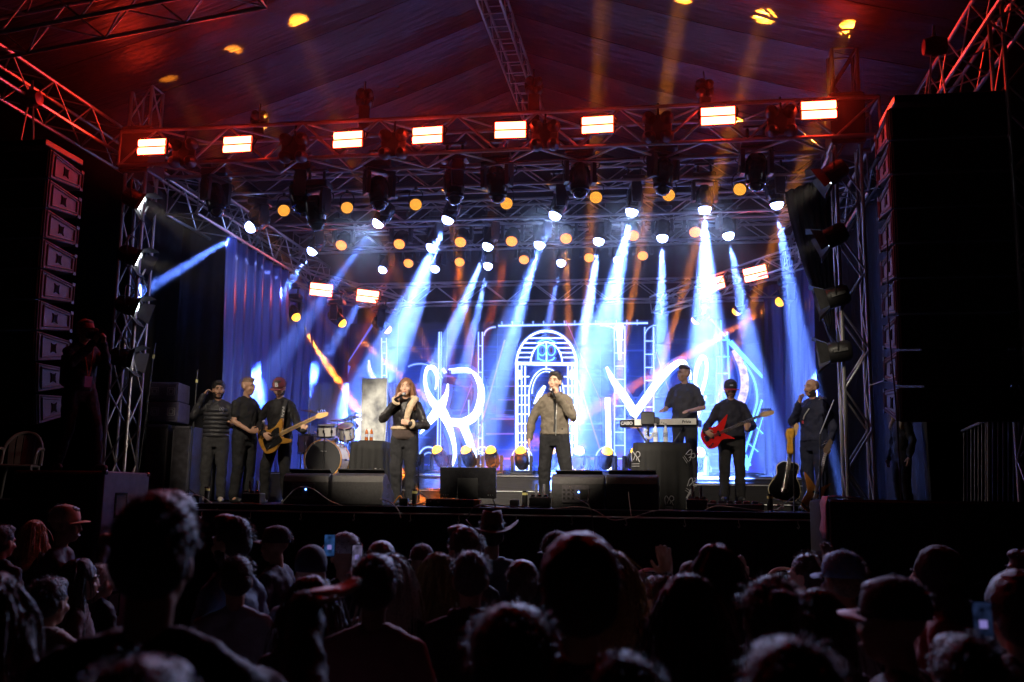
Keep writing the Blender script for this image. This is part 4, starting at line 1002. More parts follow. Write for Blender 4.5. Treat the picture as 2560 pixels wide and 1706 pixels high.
SB_ = [(-.24, -.05), (-.2, -.15), (-.09, -.165), (.0, -.11), (.08, -.11), (.19, -.16), (.14, -.09), (.09, -.03), (.11, .03), (.17, .1), (.24, .2), (.12, .15), (.02, .11), (-.08, .13), (-.18, .14), (-.24, .06)]
AC = [(-.3, 0), (-.28, -.14), (-.18, -.2), (-.06, -.17), (.02, -.125), (.1, -.13), (.17, -.13), (.2, -.09), (.2, .0), (.19, .08), (.12, .14), (.03, .125), (-.06, .16), (-.18, .2), (-.28, .14)]
def gmat(body_px, head_px, Y, Yh=None, roll=0.):
    p, q = at(*body_px, Y), at(*head_px, Yh or Y - .1); x = (q - p).normalized(); y = V((0, 1, 0)); y = (y - x * y.dot(x)).normalized(); z = x.cross(y)
    m = Matrix((x, y, z)).transposed().to_4x4() @ Matrix.Rotation(roll, 4, 'X'); m.translation = p; return m
BASSM = gmat((690, 1092), (820, 1030), 13.62, 13.5)
guitar('golden brown bass guitar with black pickguard held by the capped player', BASSM, JB, M('honey_lacquer', (.36, .17, .03), .2, 0, .2, 6, coat=.6, stretch=(1, 6, 6)), .6, .06, [(-.2, -.13), (-.04, -.13), (.08, -.1), (.07, 0), (.1, .1), (-.02, .09), (-.1, .0), (-.2, .0)], bass=True, fret=MAPLE)
GUITM = gmat((1795, 1085), (1900, 1040), 14.62, 14.5)
guitar('red double cutaway electric guitar held by the player in black cap', GUITM, SB_, M('red_lacquer', (.55, .012, .01), .18, 0, .15, 6, coat=.7), .56, .05)
guitar('black acoustic guitar with pale edging on a stand at the right', gmat((1965, 1195), (1985, 1065), 13.25, 13.3), AC, M('black_lacquer', (.012, .012, .016), .15, 0, .2, 5, coat=.6), .42, .055, thick=.1, hole=True, rim=M('cream_binding', (.6, .5, .3), .4), fret=FRET)
guitar('sunburst guitar leaning on a stand beside the bald man', gmat((2038, 1236), (2066, 1120), 13.45, 13.5), SB_, M('sunburst_lacquer', (.3, .11, .025), .2, 0, .6, 5, coat=.6), .45, .05, thick=.05, headm=FRET)
sc_ = MB(); vs = []; fs = []
for i in range(10):
    for j in range(7): vs.append((.0 + (j - 3) * .013 * (1 + .3 * math.sin(i)), .02 * math.sin(j * 2.2 + i * .5), -i * .036))
for i in range(9):
    for j in range(6): a = i * 7 + j; fs.append((a, a + 1, a + 8, a + 7))
o = sc_.add(vs, fs).build('scarf', M('yellow_cloth', (.55, .28, .02), .8, 0, .2, 20, .3, 60), None, 2, at(1975, 1072, 13.15)); o.modifiers.new('cloth', 'SOLIDIFY').thickness = .015
tag(o, 'bright yellow cloth hanging on the guitar stand neck', 'cloth')
# ================================================================== STAGE EDGE CLUTTER
CLEAR = M('chrome_tube', (.6, .6, .65), .15, .8, .2, 10)
for x, n_ in ((632, 'by the bass player'), (1350, 'at the singer\'s feet'), (1742, 'before the tall table')):
    b = at(x, 1270, 12.55); b.z = SZ + .003; t = thing('effect_machine', f'small black effect box with two upright tubes {n_}', 'stage effect', b, group='effect boxes at the stage edge')
    MB().box((0, 0, .07), (.26, .18, .14), bev=.012).build('case', BLACK, t)
    for k in range(3): MB().box((-.08 + k * .08, -.06, .155), (.05, .03, .03), bev=.004).build('latch', CHR, t)
    for s in (-1, 1): MB().lathe([(.018, .14), (.018, .3), (.014, .3), (.014, .15)], 10, Matrix.Translation((s * .05, 0, 0))).build('tube', CLEAR, t)
TAPE = M('yellow_tape', (.6, .55, .2), .6)
for x, n_ in ((516, 'left of the bass player'), (1036, 'right of the singing woman'), (1312, 'left of the singer\'s legs'), (1925, 'left of the acoustic guitar')):
    b = at(x, 1262, 12.6); b.z = SZ + .003; t = thing('confetti_tube', f'black confetti tube with yellow tape ring {n_}', 'stage effect', b, group='confetti tubes')
    MB().lathe([(0, 0), (.034, 0), (.034, .2)], 14).build('barrel', BLACK, t, True); MB().lathe([(.0355, .16), (.0355, .19)], 14).build('tape_ring', TAPE, t); MB().lathe([(.036, .2), (.036, .214), (.028, .214), (.028, .2)], 14).build('rim', CHR, t)
    MB().box((-.13, -.02, .05), (.11, .09, .1), bev=.006).build('control_box', BLACK, t)
b = at(1130, 1262, 12.55); b.z = SZ + .003
t = thing('pedal_case', 'flat black pedal case with latches before the prompter monitor', 'case', b); MB().box((0, 0, .05), (.62, .3, .1), bev=.01).build('case', BLACK, t)
for s in (-.25, -.15, .12, .2): MB().box((s, -.155, .07), (.05, .012, .05), bev=.004).build('latch', CHR, t)
MB().box((.33, -.08, .05), (.11, .12, .1), bev=.01).build('end_box', M('amber_case', (.45, .2, .06), .4, 0, .4, 20), t)
b = at(1835, 1272, 12.6); b.z = SZ + .003
t = thing('pedal_case', 'flat silver edged pedal board at the guitar player\'s feet', 'case', b); MB().box((0, 0, .045), (.66, .34, .09), bev=.01).build('case', M('worn_case', (.07, .065, .06), .5, .3, .4, 12), t)
for k in range(6): MB().box((-.25 + k * .1, -.02, .105), (.07, .11, .04), bev=.006).build('pedal', M(f'pedal_paint_{k}', random.choice([(.2, .2, .22), (.3, .05, .05), (.05, .08, .2)]), .4), t)
def cable(label, pts, mat, r=.007, kind='cable'):
    P = [at(x, y, Y) for x, y, Y in pts]; b = P[0].copy(); o = MB().cable([p - b for p in P], r, 6, 7).build(kind, mat, None, 2, b); return tag(o, label, 'cable', 'cables on the stage edge')
CW = M('pale_cable', (.45, .43, .4), .5); CK = M('dark_cable', (.05, .05, .055), .4); CR = M('copper_red_cable', (.4, .08, .03), .45)
cable('pale cable curling over the stage edge before the right monitor pair', [(1385, 1272, 12.3), (1450, 1268, 12.28), (1490, 1278, 12.25), (1530, 1300, 12.23), (1580, 1294, 12.23), (1640, 1277, 12.26), (1700, 1277, 12.3)], CW)
cable('pale cable arching across the left monitor pair', [(700, 1262, 12.4), (740, 1222, 12.36), (780, 1222, 12.36), (830, 1255, 12.36), (900, 1275, 12.36), (960, 1268, 12.4)], CW)
cable('thick pale cable drooping down the stage front below the woman', [(950, 1248, 12.45), (975, 1256, 12.3), (995, 1275, 12.25), (1002, 1296, 12.24)], CW, .009)
cable('looped cable ring beside the left confetti tube', [(500, 1262, 12.5), (450, 1258, 12.5), (447, 1240, 12.5), (480, 1236, 12.5), (515, 1248, 12.45), (550, 1278, 12.26)], CW)
cable('dark cable arch over the prompter case', [(1170, 1295, 12.24), (1185, 1268, 12.26), (1220, 1262, 12.4), (1300, 1268, 12.4), (1350, 1268, 12.4)], CK, .009)
cable('reddish cable bundle along the edge below the prompter', [(1040, 1262, 12.45), (1100, 1266, 12.42), (1180, 1262, 12.42), (1250, 1270, 12.4), (1310, 1266, 12.42)], CR)
cable('reddish cable bundle along the edge below the bass player', [(560, 1262, 12.4), (620, 1258, 12.42), (690, 1266, 12.38), (760, 1264, 12.4)], CR)
cable('bright orange cable tangle beside the woman\'s feet', [(985, 1258, 12.6), (1000, 1240, 12.6), (1010, 1256, 12.58), (1035, 1262, 12.5), (1060, 1258, 12.5), (1075, 1264, 12.45)], M('orange_cable', (.7, .25, .02), .5), .008)
cable('white cable arch between guitar pedal board and effect box', [(1762, 1276, 12.4), (1790, 1266, 12.42), (1830, 1268, 12.38), (1890, 1276, 12.38), (1930, 1277, 12.4), (1958, 1270, 12.5), (1950, 1262, 12.55), (1935, 1268, 12.5)], CW)
cable('thin cable hanging from the right monitor pair', [(1475, 1222, 12.36), (1470, 1252, 12.3), (1480, 1290, 12.25), (1485, 1365, 12.27)], CK)
cable('pale cable hanging on the blue lit monitor', [(1424, 1215, 12.34), (1435, 1240, 12.32), (1470, 1262, 12.3), (1476, 1275, 12.3)], CW, .006)
cable('pale cable hanging on the rightmost monitor', [(1571, 1230, 12.34), (1573, 1250, 12.32), (1578, 1290, 12.26)], CW, .006)
cable('cable hanging in a loose curve under the front truss', [(1100, 420, 12.95), (1190, 424, 12.95), (1240, 410, 12.95), (1400, 400, 12.95), (1500, 402, 12.95), (1600, 395, 12.95)], RUBBER, .012)
cable('cable running up beside the right loudspeaker column', [(2255, 1275, 10.7), (2240, 1020, 10.7), (2222, 800, 10.7), (2218, 560, 10.7)], RUBBER, .008)
cable('thin guy line from the right tower to the loudspeaker column', [(2172, 965, 13.0), (2238, 942, 10.9)], CW, .006)
# plastic chairs
CHM = M('white_plastic', (.7, .68, .64), .4, 0, .12, 8)
def chair(label, c, rz, s=1., CHM=CHM):
    t = thing('plastic_chair', label, 'chair', c, rz, group='white plastic chairs'); t.scale = (s, s, s); vs = []; fs = []
    MB().box((0, 0, .43), (.44, .44, .03), bev=.012).build('seat', CHM, t)
    def P(u, v): return (.25 * (1 - .16 * v ** 3) * u, .2 + .1 * v - .09 * u * u, .44 + .42 * v - .07 * abs(u) ** 3 * v)
    # rim and splats of the open back
    MB().cable([P(-1, 0), P(-1, .5), P(-.95, .85), P(-.6, 1.03), P(0, 1.08), P(.6, 1.03), P(.95, .85), P(1, .5), P(1, 0)], .022, 6).build('back_rim', CHM, t, True)
    n = 5
    for k in range(n):
        u = -.6 + 1.2 * k / (n - 1); q = [V(P(u * (1 + .25 * w), w)) for w in (0, .25, .5, .75, 1.0)]; m = MB(); hw = .035
        m.add([x + V((e * hw, 0, 0)) for x in q for e in (-1, 1)] + [x + V((e * hw, .012, 0)) for x in q for e in (-1, 1)], [(2 * i, 2 * i + 1, 2 * i + 3, 2 * i + 2) for i in range(4)] + [(10 + 2 * i, 12 + 2 * i, 13 + 2 * i, 11 + 2 * i) for i in range(4)] + [(2 * i, 2 * i + 2, 12 + 2 * i, 10 + 2 * i) for i in range(4)] + [(2 * i + 1, 11 + 2 * i, 13 + 2 * i, 2 * i + 3) for i in range(4)]); m.build('back_splat', CHM, t)
    for sx in (-1, 1):
        MB().cable([(sx * .25, .2, .66), (sx * .27, .0, .66), (sx * .26, -.16, .62), (sx * .24, -.19, .45)], .02, 6).build('armrest', CHM, t, True)
        for sy in (-1, 1): MB().tube((sx * .2, sy * .19, .43), (sx * .25, sy * .24, 0), .022, .016).build('leg', CHM, t, True)
q = at(38, 1250, 12.2); chair('plastic chair with open back on the dark left wing platform', V((q.x, q.y, 1.905)), .35, 1., M('grey_plastic', (.12, .11, .11), .45))
for lab, x, y, z, rz in (('pale plastic chair half hidden behind the blond woman\'s shoulder', 1568, 1418, 11.2, .2), ('pale plastic chair behind the raised hand in the middle right', 1640, 1415, 11, .1), ('pale plastic chair low behind the long haired reddish woman', 1662, 1475, 10, -.1), ('solid looking pale chair right of the woman with long dark hair', 1880, 1436, 10.6, .15), ('pale plastic chair behind the person raising a hand on the right', 1962, 1412, 11, -.1)):
    q = atz(x, y, z); zz = q.z - .94
    chair(lab, (q.x, q.y - .25, zz), rz + .15)
    while zz > .12:
        zz -= .12; chair('pale plastic chair stacked below the visible top one', (q.x, q.y - .25, max(0, zz)), rz + .15)
# ================================================================== PEOPLE
CLOUD = {}


def cloud(scale):
    if scale not in CLOUD:
        CLOUD[scale] = bpy.data.textures.new(f'folds_{scale}', 'CLOUDS'); CLOUD[scale].noise_scale = scale; CLOUD[scale].noise_depth = 2
    return CLOUD[scale]


def skin_mod(o, vox, disp=0., dscale=.09):
    r = o.modifiers.new('surface', 'REMESH'); r.mode = 'VOXEL'; r.voxel_size = vox; r.use_smooth_shade = True
    s = o.modifiers.new('relax', 'SMOOTH'); s.factor = .5; s.iterations = 3
    if disp:
        d = o.modifiers.new('folds', 'DISPLACE'); d.texture = cloud(dscale); d.strength = disp; d.mid_level = .5; d.texture_coords = 'LOCAL'
    return o


SKIN = {'light': (.52, .31, .22), 'tan': (.40, .22, .145), 'brown': (.22, .115, .07)}


def skin(k): return M('skin_' + k, SKIN[k], .5, 0, .12, 14, .08, 160)


def hand(mb, w, d, n, curl, s=1., spread=.12, side=1):
    """hand at wrist w, pointing along d, palm normal n, fingers bent by curl (radians per joint); side: where the thumb goes"""
    d = d.normalized(); n = (n - d * n.dot(d)).normalized(); x = d.cross(n) * side
    def P(a, b, c): return w + (d * a + x * b + n * c) * s
    for a in (.03, .055, .08): mb.ball(P(a, 0, 0), .001); 
    mb.chain([P(.0, 0, 0), P(.035, .012, 0), P(.085, .026, 0)], [.026 * s, .024 * s, .014 * s], 8)
    mb.chain([P(.0, 0, 0), P(.035, -.014, 0), P(.08, -.028, 0)], [.026 * s, .022 * s, .013 * s], 8)
    mb.chain([P(.02, 0, 0), P(.085, .004, 0)], [.026 * s, .017 * s], 8)
    for k, (off, ln_) in enumerate(((.03, .07), (.0105, .08), (-.0095, .074), (-.029, .058))):
        p = P(.085, off, 0); sp = spread * (1.5 - k) * .55; a = 0.; pts = [p]; L = ln_ * s
        for j, f in enumerate((.44, .32, .24)):
            a += curl * (1. if j else .75); v = (d * math.cos(a) + n * math.sin(a)); v = (v + x * sp * math.cos(a)).normalized(); p = p + v * L * f; pts.append(p)
        mb.chain(pts, [.0108 * s, .0098 * s, .009 * s, .0082 * s], 7)
    a = min(curl, .7); t1 = P(.02, .024, .004); t2 = t1 + (d * .6 + x * .75 + n * .25 * a).normalized() * .04 * s; t3 = t2 + (d * .85 + x * (.45 - .5 * a) + n * .6 * a).normalized() * .045 * s
    mb.chain([t1, t2, t3], [.016 * s, .0125 * s, .01 * s], 7)


def head_parts(mb, H, s):
    """head at matrix H: origin at the skull centre, -Y the face"""
    def B(c, r): mb.ball((0, 0, 0), r, H @ Matrix.Translation(V(c) * s) @ Matrix.Scale(s, 4), 14, 10)
    B((0, .012, .03), (.077, .096, .09)); B((0, -.018, -.03), (.062, .075, .085)); B((0, -.045, -.085), (.04, .042, .034)); B((0, -.05, -.045), (.05, .045, .05))
    for k in (-1, 1):
        B((k * .076, .012, -.012), (.012, .022, .034)); B((k * .03, -.078, .022), (.026, .016, .012)); B((k * .042, -.062, -.03), (.024, .028, .024))
    B((0, -.094, -.018), (.011, .017, .026)); B((0, -.101, -.034), (.017, .015, .011)); B((0, -.083, -.067), (.023, .014, .007)); B((0, -.080, -.079), (.02, .014, .008))
    mb.tube(H @ (V((0, -.085, .015)) * s), H @ (V((0, -.104, -.03)) * s), .008 * s, .012 * s, 7)


def face_details(t, H, s, skin_k, brow=(.02, .012, .008), beard=None, full=True):
    dk = M('eye_dark', (.02, .015, .012), .2); W = M('eye_white', (.75, .72, .7), .3)
    for k in (-1, 1):
        MB().ball((0, 0, 0), (.0115, .006, .0055), H @ Matrix.Translation(V((k * .031, -.081, .004)) * s), 8, 6).build('eye', W, t, 2)
        MB().ball((0, 0, 0), (.006, .005, .0065), H @ Matrix.Translation(V((k * .031, -.0855, .004)) * s), 8, 6).build('iris', dk, t, 2)
        MB().cable([H @ (V((k * .014, -.094, .026)) * s), H @ (V((k * .032, -.095, .032)) * s), H @ (V((k * .05, -.08, .026)) * s)], .0048 * s, 5).build('eyebrow', M('brow_hair', brow, .8), t)
    MB().cable([H @ (V((-.022, -.088, -.07)) * s), H @ (V((0, -.098, -.073)) * s), H @ (V((.022, -.088, -.07)) * s)], .006 * s, 6).build('lips', M('lips_' + skin_k, [c * r for c, r in zip(SKIN[skin_k], (.8, .5, .5))], .4), t)
    if beard:
        b = MB()
        for k in range(-8, 9):
            a = k / 8 * 1.5
            for z, rr, o in ((-.045, .066, .0), (-.07, .061, .004), (-.095, .05, .01), (-.112, .035, .012)):
                if abs(k) < 4 and z > -.06: continue
                b.ball((0, 0, 0), (.013, .012, .017), H @ Matrix.Translation(V((math.sin(a) * rr, -math.cos(a) * (rr + .028) + .012 + o * .2, z)) * s), 7, 5)
        for k in (-2, -1, 0, 1, 2): b.ball((0, 0, 0), (.012, .008, .007), H @ Matrix.Translation(V((k * .011, -.098 + abs(k) * .003, -.056)) * s), 7, 5)
        o = b.build('beard', M('beard_' + str(beard), beard, .85, 0, .4, 60, .6, 300), t); skin_mod(o, .006, .006, .02)


HAIRM = {}


def hair_mat(col):
    k = 'hair_%.2f_%.2f' % (col[0], col[1])
    return M(k, col, .55, 0, .5, 90, .5, 160, spec=.5)


def hair(t, H, s, style, col, rnd, length=.3, n=420, vol=1.):
    """hair shell over the skull plus loose strands that break the outline"""
    mt = hair_mat(col); sh = MB()
    def B(c, r): sh.ball((0, 0, 0), [k * vol for k in r], H @ Matrix.Translation(V(c) * s) @ Matrix.Scale(s, 4), 14, 10)
    if style == 'fade':
        B((0, .012, .07), (.074, .092, .062)); B((0, -.03, .105), (.06, .06, .03))
    elif style == 'short':
        B((0, .02, .045), (.086, .1, .092)); B((0, .05, .0), (.082, .075, .075)); B((0, -.03, .1), (.066, .062, .036))
    elif style == 'quiff':
        B((0, .02, .05), (.088, .102, .1)); B((0, .05, .0), (.084, .075, .08)); B((.0, -.04, .115), (.07, .06, .045)); B((.015, -.06, .125), (.05, .04, .03))
    elif style == 'afro':
        B((0, .025, .05), (.102, .118, .112)); B((0, .055, -.01), (.096, .085, .085))
    elif style == 'bun':
        B((0, .025, .045), (.087, .1, .092)); B((0, .05, .0), (.08, .07, .08)); B((0, .13, .06), (.05, .05, .05)); B((0, .13, -.06), (.035, .04, .09))
    elif style == 'long':
        B((0, .022, .045), (.09, .102, .092)); B((0, .055, -.02), (.096, .075, .11))
        for k in range(7):
            z = -.06 - length * k / 6; w = .1 + .025 * math.sin(k * .8); B((0, .065 + .012 * k, z), (w, .06, length / 7 + .03))
        for k in (-1, 1):
            for j in range(6):
                z = .0 - (length * .9) * j / 5; B((k * (.085 + .008 * j), .02 - .012 * j * (1 if length < .33 else .4), z), (.03, .042, length / 7 + .02))
    o = sh.build('hair', mt, t); skin_mod(o, .011, {'short': .008, 'quiff': .01, 'afro': .014, 'fade': .006}.get(style, .022), .03 if style != 'long' else .05)
    st = MB(); R3 = H.to_3x3()
    for k in range(n):
        u, v = rnd.uniform(-1, 1), rnd.uniform(-.15, 1); ph = rnd.uniform(0, 2 * PI); th = math.acos(max(-.35, v))
        d = V((math.sin(th) * math.cos(ph), math.sin(th) * math.sin(ph), math.cos(th)))
        if d.y < -.45 and d.z < .55: continue
        p = V((d.x * .088 * vol, .022 + d.y * .104 * vol, .045 + d.z * .095 * vol)) * s
        if style == 'long':
            L = length * rnd.uniform(.5, 1.05) + .1; pts = [p]; q = p.copy(); vv = (d * .4 + V((0, 0, -.3)) + V((rnd.gauss(0, .18), rnd.gauss(0, .18), 0)))
            for j in range(5):
                vv = vv * .55 + V((0, .02, -1)) * .45 + V((rnd.gauss(0, .09), rnd.gauss(0, .09), 0)); q = q + vv.normalized() * L * s / 5
                lim = .098 + .02 * j / 5
                if abs(q.x) < lim * .8 and q.y < .05: q.y = max(q.y, .05)
                pts.append(q.copy())
            w = .0035
        else:
            L = {'short': .02, 'quiff': .024, 'afro': .022, 'fade': .018, 'bun': .03}[style] * rnd.uniform(.6, 1.4); vv = d + V((rnd.gauss(0, .4), rnd.gauss(0, .4), rnd.gauss(0, .3))); pts = [p, p + vv.normalized() * L * .5 * s, p + (vv.normalized() + V((0, .2, -.35))) * L * s]; w = .0024
        side = V((rnd.gauss(0, 1), rnd.gauss(0, 1), rnd.gauss(0, .3))).normalized() * w * s; vs = []
        for j, q in enumerate(pts): f = 1 - .8 * j / len(pts); vs += [H @ (q - side * f), H @ (q + side * f)]
        st.add(vs, [(2 * j, 2 * j + 1, 2 * j + 3, 2 * j + 2) for j in range(len(pts) - 1)])
    stuff(st.build('hair_strands', mt, t))


def cap(t, H, s, col, brim_col=None, back=False, rough=.8, kind='cap', beanie=False):
    c = MB(); mt = M('cap_cloth_%.2f_%.2f_%.2f' % col, col, rough, 0, .2, 20, .2, 120)
    prof = [(.101, -.01), (.104, .03), (.098, .07), (.08, .105), (.05, .128), (.018, .138), (0, .139)]
    m = H @ Matrix.Translation(V((0, .014, .028)) * s) @ Matrix.Diagonal((.88 * s, 1.06 * s, s * (.85 if not beanie else 1), 1))
    c.lathe(prof, 24, m); o = c.build('cap_crown' if not beanie else 'beanie', mt, t, 2)
    if beanie: return o
    MB().ball((0, 0, 0), .009, m @ Matrix.Translation((0, 0, .139)), 8, 5).build('cap_button', mt, t)
    b = MB(); vs = []; fs = []; n = 14; sg = 1 if back else -1
    for i in range(n + 1):
        a = math.radians(-68 + 136 * i / n)
        for j, (r, z) in enumerate(((.088, -.004), (.125, .002), (.165, -.004), (.165, -.009), (.125, -.004), (.088, -.012))):
            rr = .088 + (r - .088) * (math.cos(a * .8) ** .5); vs.append((math.sin(a) * (.86 * rr if r > .1 else .09), sg * (math.cos(a) * rr + (.016 if j in (0, 5) else .014)), z - .02 * abs(math.sin(a)) ** 2 + .004))
    for i in range(n):
        for j in range(6): q = i * 6; fs.append((q + j, q + (j + 1) % 6, q + 6 + (j + 1) % 6, q + 6 + j))
    bm = mt if brim_col is None else M('brim_cloth_%.2f_%.2f' % brim_col[:2], brim_col, .7, 0, .2, 20)
    b.add(vs, fs, H @ Matrix.Translation(V((0, .014, .028)) * s) @ Matrix.Scale(s, 4)).build('cap_brim', bm, t, 2)
    return o


def rot_to(a): return Matrix.Rotation(a, 4, 'Z')


def person(label, loc, rz, H=1.76, top=(.03, .03, .03), pants=(.03, .03, .035), sk='tan', hairs=('short', (.015, .01, .008)), hat=None, armL=None, armR=None, sleeve=1., head=(0, 0, 0), lean=0., vox=.008, cvox=.014, face=True, beard=None, topname='jacket', fold=.045, fat=1., shoes=(.02, .02, .022), legs=None, seat=False, group=None, handL=None, handR=None, seed=0, hair_n=420, brow=(.02, .012, .008), collar=None, trough=.75, tscale=.09, long_top=0., feet=True):
    """facing -Y in local space; armL is the arm on the viewer's left: (elbow, wrist, hand dir, palm normal, curl)"""
    t = thing('person', label, 'person', loc, rz, group); s = H / 1.78; rnd = random.Random(seed + 5)
    S = lambda x, y, z: V((x * s, y * s, z * s))
    def bend(p): # lean forward from the hips
        p = V(p)
        if lean and p.z > .95 * s: q = p - V((0, 0, .95 * s)); p = V((0, 0, .95 * s)) + Matrix.Rotation(lean, 3, 'X') @ q
        return p
    sh = {-1: bend(S(-.17, .015, 1.4)), 1: bend(S(.17, .015, 1.4))}
    rest = {k: (S(k * .27, .03, 1.13), S(k * .285, -.05, .88), V((k * .05, -.15, -1)), V((-k, 0, 0)), .35) for k in (-1, 1)}
    arms = {}
    for k, a in ((-1, armL), (1, armR)):
        if a is None: arms[k] = rest[k]
        else: arms[k] = (S(*a[0]), S(*a[1]), V(a[2]), V(a[3]) if len(a) > 3 and a[3] else V((-k, 0, 0)), a[4] if len(a) > 4 else .9)
    L = legs or {}
    hip = {k: S(k * .092, 0, .92) for k in (-1, 1)}
    knee = {k: S(*L.get(('k', k), (k * .11, -.015, .5))) for k in (-1, 1)}; ank = {k: S(*L.get(('a', k), (k * .12, .03, .085))) for k in (-1, 1)}
    toe = {k: ank[k] + S(k * .03, -.16, -.05) for k in (-1, 1)}
    HM = Matrix.Translation(bend(S(0, -.012, 1.66))) @ Matrix.Rotation(lean * .5, 4, 'X') @ Matrix.Rotation(head[0], 4, 'Z') @ Matrix.Rotation(head[1], 4, 'X') @ Matrix.Rotation(head[2], 4, 'Y')
    hs = 1.05 * s ** .4
    # body: one continuous surface
    b = MB(); f = fat
    b.loft([(bend(S(0, .01, z)), rx * s * f, ry * s * f) for z, rx, ry in ((.86, .13, .085), (1.0, .13, .085), (1.15, .12, .08), (1.3, .13, .085), (1.4, .11, .065), (1.46, .06, .05))])
    b.chain([bend(S(0, .025, 1.44)), bend(S(0, .005, 1.58))], [.05 * s, .054 * s], 12); head_parts(b, HM, hs)
    for k in (-1, 1):
        e, w, d, nn, cu = arms[k]; b.chain([sh[k] + V((0, 0, -.02 * s)), e, w], [.044 * s, .039 * s, .029 * s]); b.ball(e.lerp(w, .3), .043 * s, nu=10, nv=6)
        hand(b, w, d, nn, cu, s * .98, side=-k if True else k)
        b.chain([hip[k], knee[k], ank[k]], [.085 * s, .055 * s, .04 * s]); b.chain([ank[k] - S(0, -.03, .03), toe[k]], [.04 * s, .03 * s], 8)
    skin_mod(b.build('body', skin(sk), t, 2), vox)
    # top garment
    g = MB(); th = .022
    zb = .93 - long_top
    prof = [(zb, .184, .136), (1.0, .18, .132), (1.12, .17, .124), (1.28, .182, .13), (1.38, .165, .115), (1.45, .115, .09), (1.495, .075, .072)]
    g.loft([(bend(S(0, .01, z)), (rx * f) * s, (ry * f) * s) for z, rx, ry in prof])
    for k in (-1, 1):
        e, w, d, nn, cu = arms[k]
        g.chain([bend(S(k * .045, .015, 1.475)), bend(S(k * .1, .015, 1.425)), sh[k]], [.055 * s, .078 * s, .07 * s])
        if sleeve >= 1: g.chain([sh[k], e, e.lerp(w, .5), w.lerp(e, .04)], [.07 * s, .062 * s, .056 * s, .044 * s])
        else: g.chain([sh[k], sh[k].lerp(e, sleeve)], [.072 * s, .068 * s])
    skin_mod(g.build(topname, M('%s_%.3f_%.3f_%.3f_%.2f' % (topname, *top, trough), top, trough, 0, .07, 12, .25, 70, spec=.25), t, 2), cvox, fold, tscale)
    if collar:
        c = MB()
        for k in range(14):
            a = 2 * PI * k / 14; c.ball(bend(S(math.sin(a) * .088, .012 - math.cos(a) * .09, 1.49 - .02 * math.cos(a))), (.028 * s, .026 * s, .036 * s), None, 8, 6)
        skin_mod(c.build('collar', M('collar_%.2f_%.2f' % collar[:2], collar, .8, 0, .2, 20, .4, 120), t, 2), .012, .01, .03)
    # trousers
    p = MB(); p.loft([(S(0, .01, z), rx * s * f, ry * s * f) for z, rx, ry in ((.8, .16, .11), (.9, .17, .12), (1.0, .165, .118), (1.04, .16, .114))])
    for k in (-1, 1): p.chain([hip[k], knee[k], ank[k] + S(0, 0, .01)], [.108 * s, .084 * s, .07 * s]); p.chain([hip[k], hip[k].lerp(knee[k], .5)], [.11 * s, .098 * s])
    skin_mod(p.build('trousers', M('trousers_%.3f_%.3f_%.3f' % pants, pants, .85, 0, .07, 14, .2, 80, spec=.2), t, 2), cvox, fold * .7, .1)
    if feet:
        for k in (-1, 1):
            q = MB(); q.chain([ank[k] + S(0, .03, -.045), ank[k] + S(0, -.04, -.045), toe[k] + S(0, 0, -.002)], [.044 * s, .046 * s, .036 * s], 10); q.chain([ank[k] + S(0, .0, .01), ank[k] + S(0, .02, -.04)], [.046 * s, .046 * s], 10)
            skin_mod(q.build('shoe', M('shoe_%.2f' % shoes[0], shoes, .5, 0, .2, 10), t, 2), .011)
    if face: face_details(t, HM, hs, sk, brow, beard)
    if hairs: hair(t, HM, hs, hairs[0], hairs[1], rnd, *(hairs[2:3] or (.3,)), n=hair_n, vol=hairs[3] if len(hairs) > 3 else 1.)
    if hat:
        if hat[0] == 'cap': cap(t, HM, hs, *hat[1:])
        elif hat[0] == 'beanie': cap(t, HM, hs, hat[1], beanie=True)
        elif hat[0] == 'hood':
            q = MB(); q.ball((0, 0, 0), (.118, .125, .13), HM @ Matrix.Translation((0, .04, .03)) @ Matrix.Scale(hs, 4), 16, 12); q.ball((0, 0, 0), (.125, .1, .12), HM @ Matrix.Translation((0, .05, -.1)) @ Matrix.Scale(hs, 4), 16, 10)
            skin_mod(q.build('hood', M('hood_%.2f' % hat[1][0], hat[1], .85, 0, .2, 12, .3, 60), t, 2), .012, .02, .06)
        elif hat[0] == 'cowboy':
            hm = M('felt_hat', hat[1], .8, 0, .2, 14, .2, 90); m = HM @ Matrix.Translation((0, .015, .03)); vs = []; fs = []; n = 28; R_ = ((.09, .015), (.088, .06), (.082, .1), (.07, .125), (.05, .12), (.02, .1), (0, .095))
            for r, z in R_:
                for k in range(n): a = 2 * PI * k / n; vs.append((r * .95 * math.cos(a), r * 1.15 * math.sin(a), z * 1.15 + (.016 * abs(math.cos(a)) if .03 < r < .08 else 0)))
            for i in range(len(R_) - 1):
                for k in range(n): b_ = (k + 1) % n; fs.append((i * n + k, i * n + b_, (i + 1) * n + b_, (i + 1) * n + k))
            o = MB().add(vs, fs, m).build('hat_crown', hm, t, 2); o.modifiers.new('felt', 'SOLIDIFY').thickness = .004; vs = []; fs = []
            for i in range(5):
                for k in range(n): a = 2 * PI * k / n; r = .085 + .028 * i; vs.append((r * 1.0 * math.cos(a), r * 1.1 * math.sin(a), .012 + .075 * (i / 4) ** 2 * abs(math.cos(a)) ** 2.5 - .02 * (i / 4) * abs(math.sin(a))))
            for i in range(4):
                for k in range(n): b_ = (k + 1) % n; fs.append((i * n + k, i * n + b_, (i + 1) * n + b_, (i + 1) * n + k))
            o = MB().add(vs, fs, m).build('hat_brim', hm, t, 2); o.modifiers.new('felt', 'SOLIDIFY').thickness = .005
    return t, HM, arms, hs


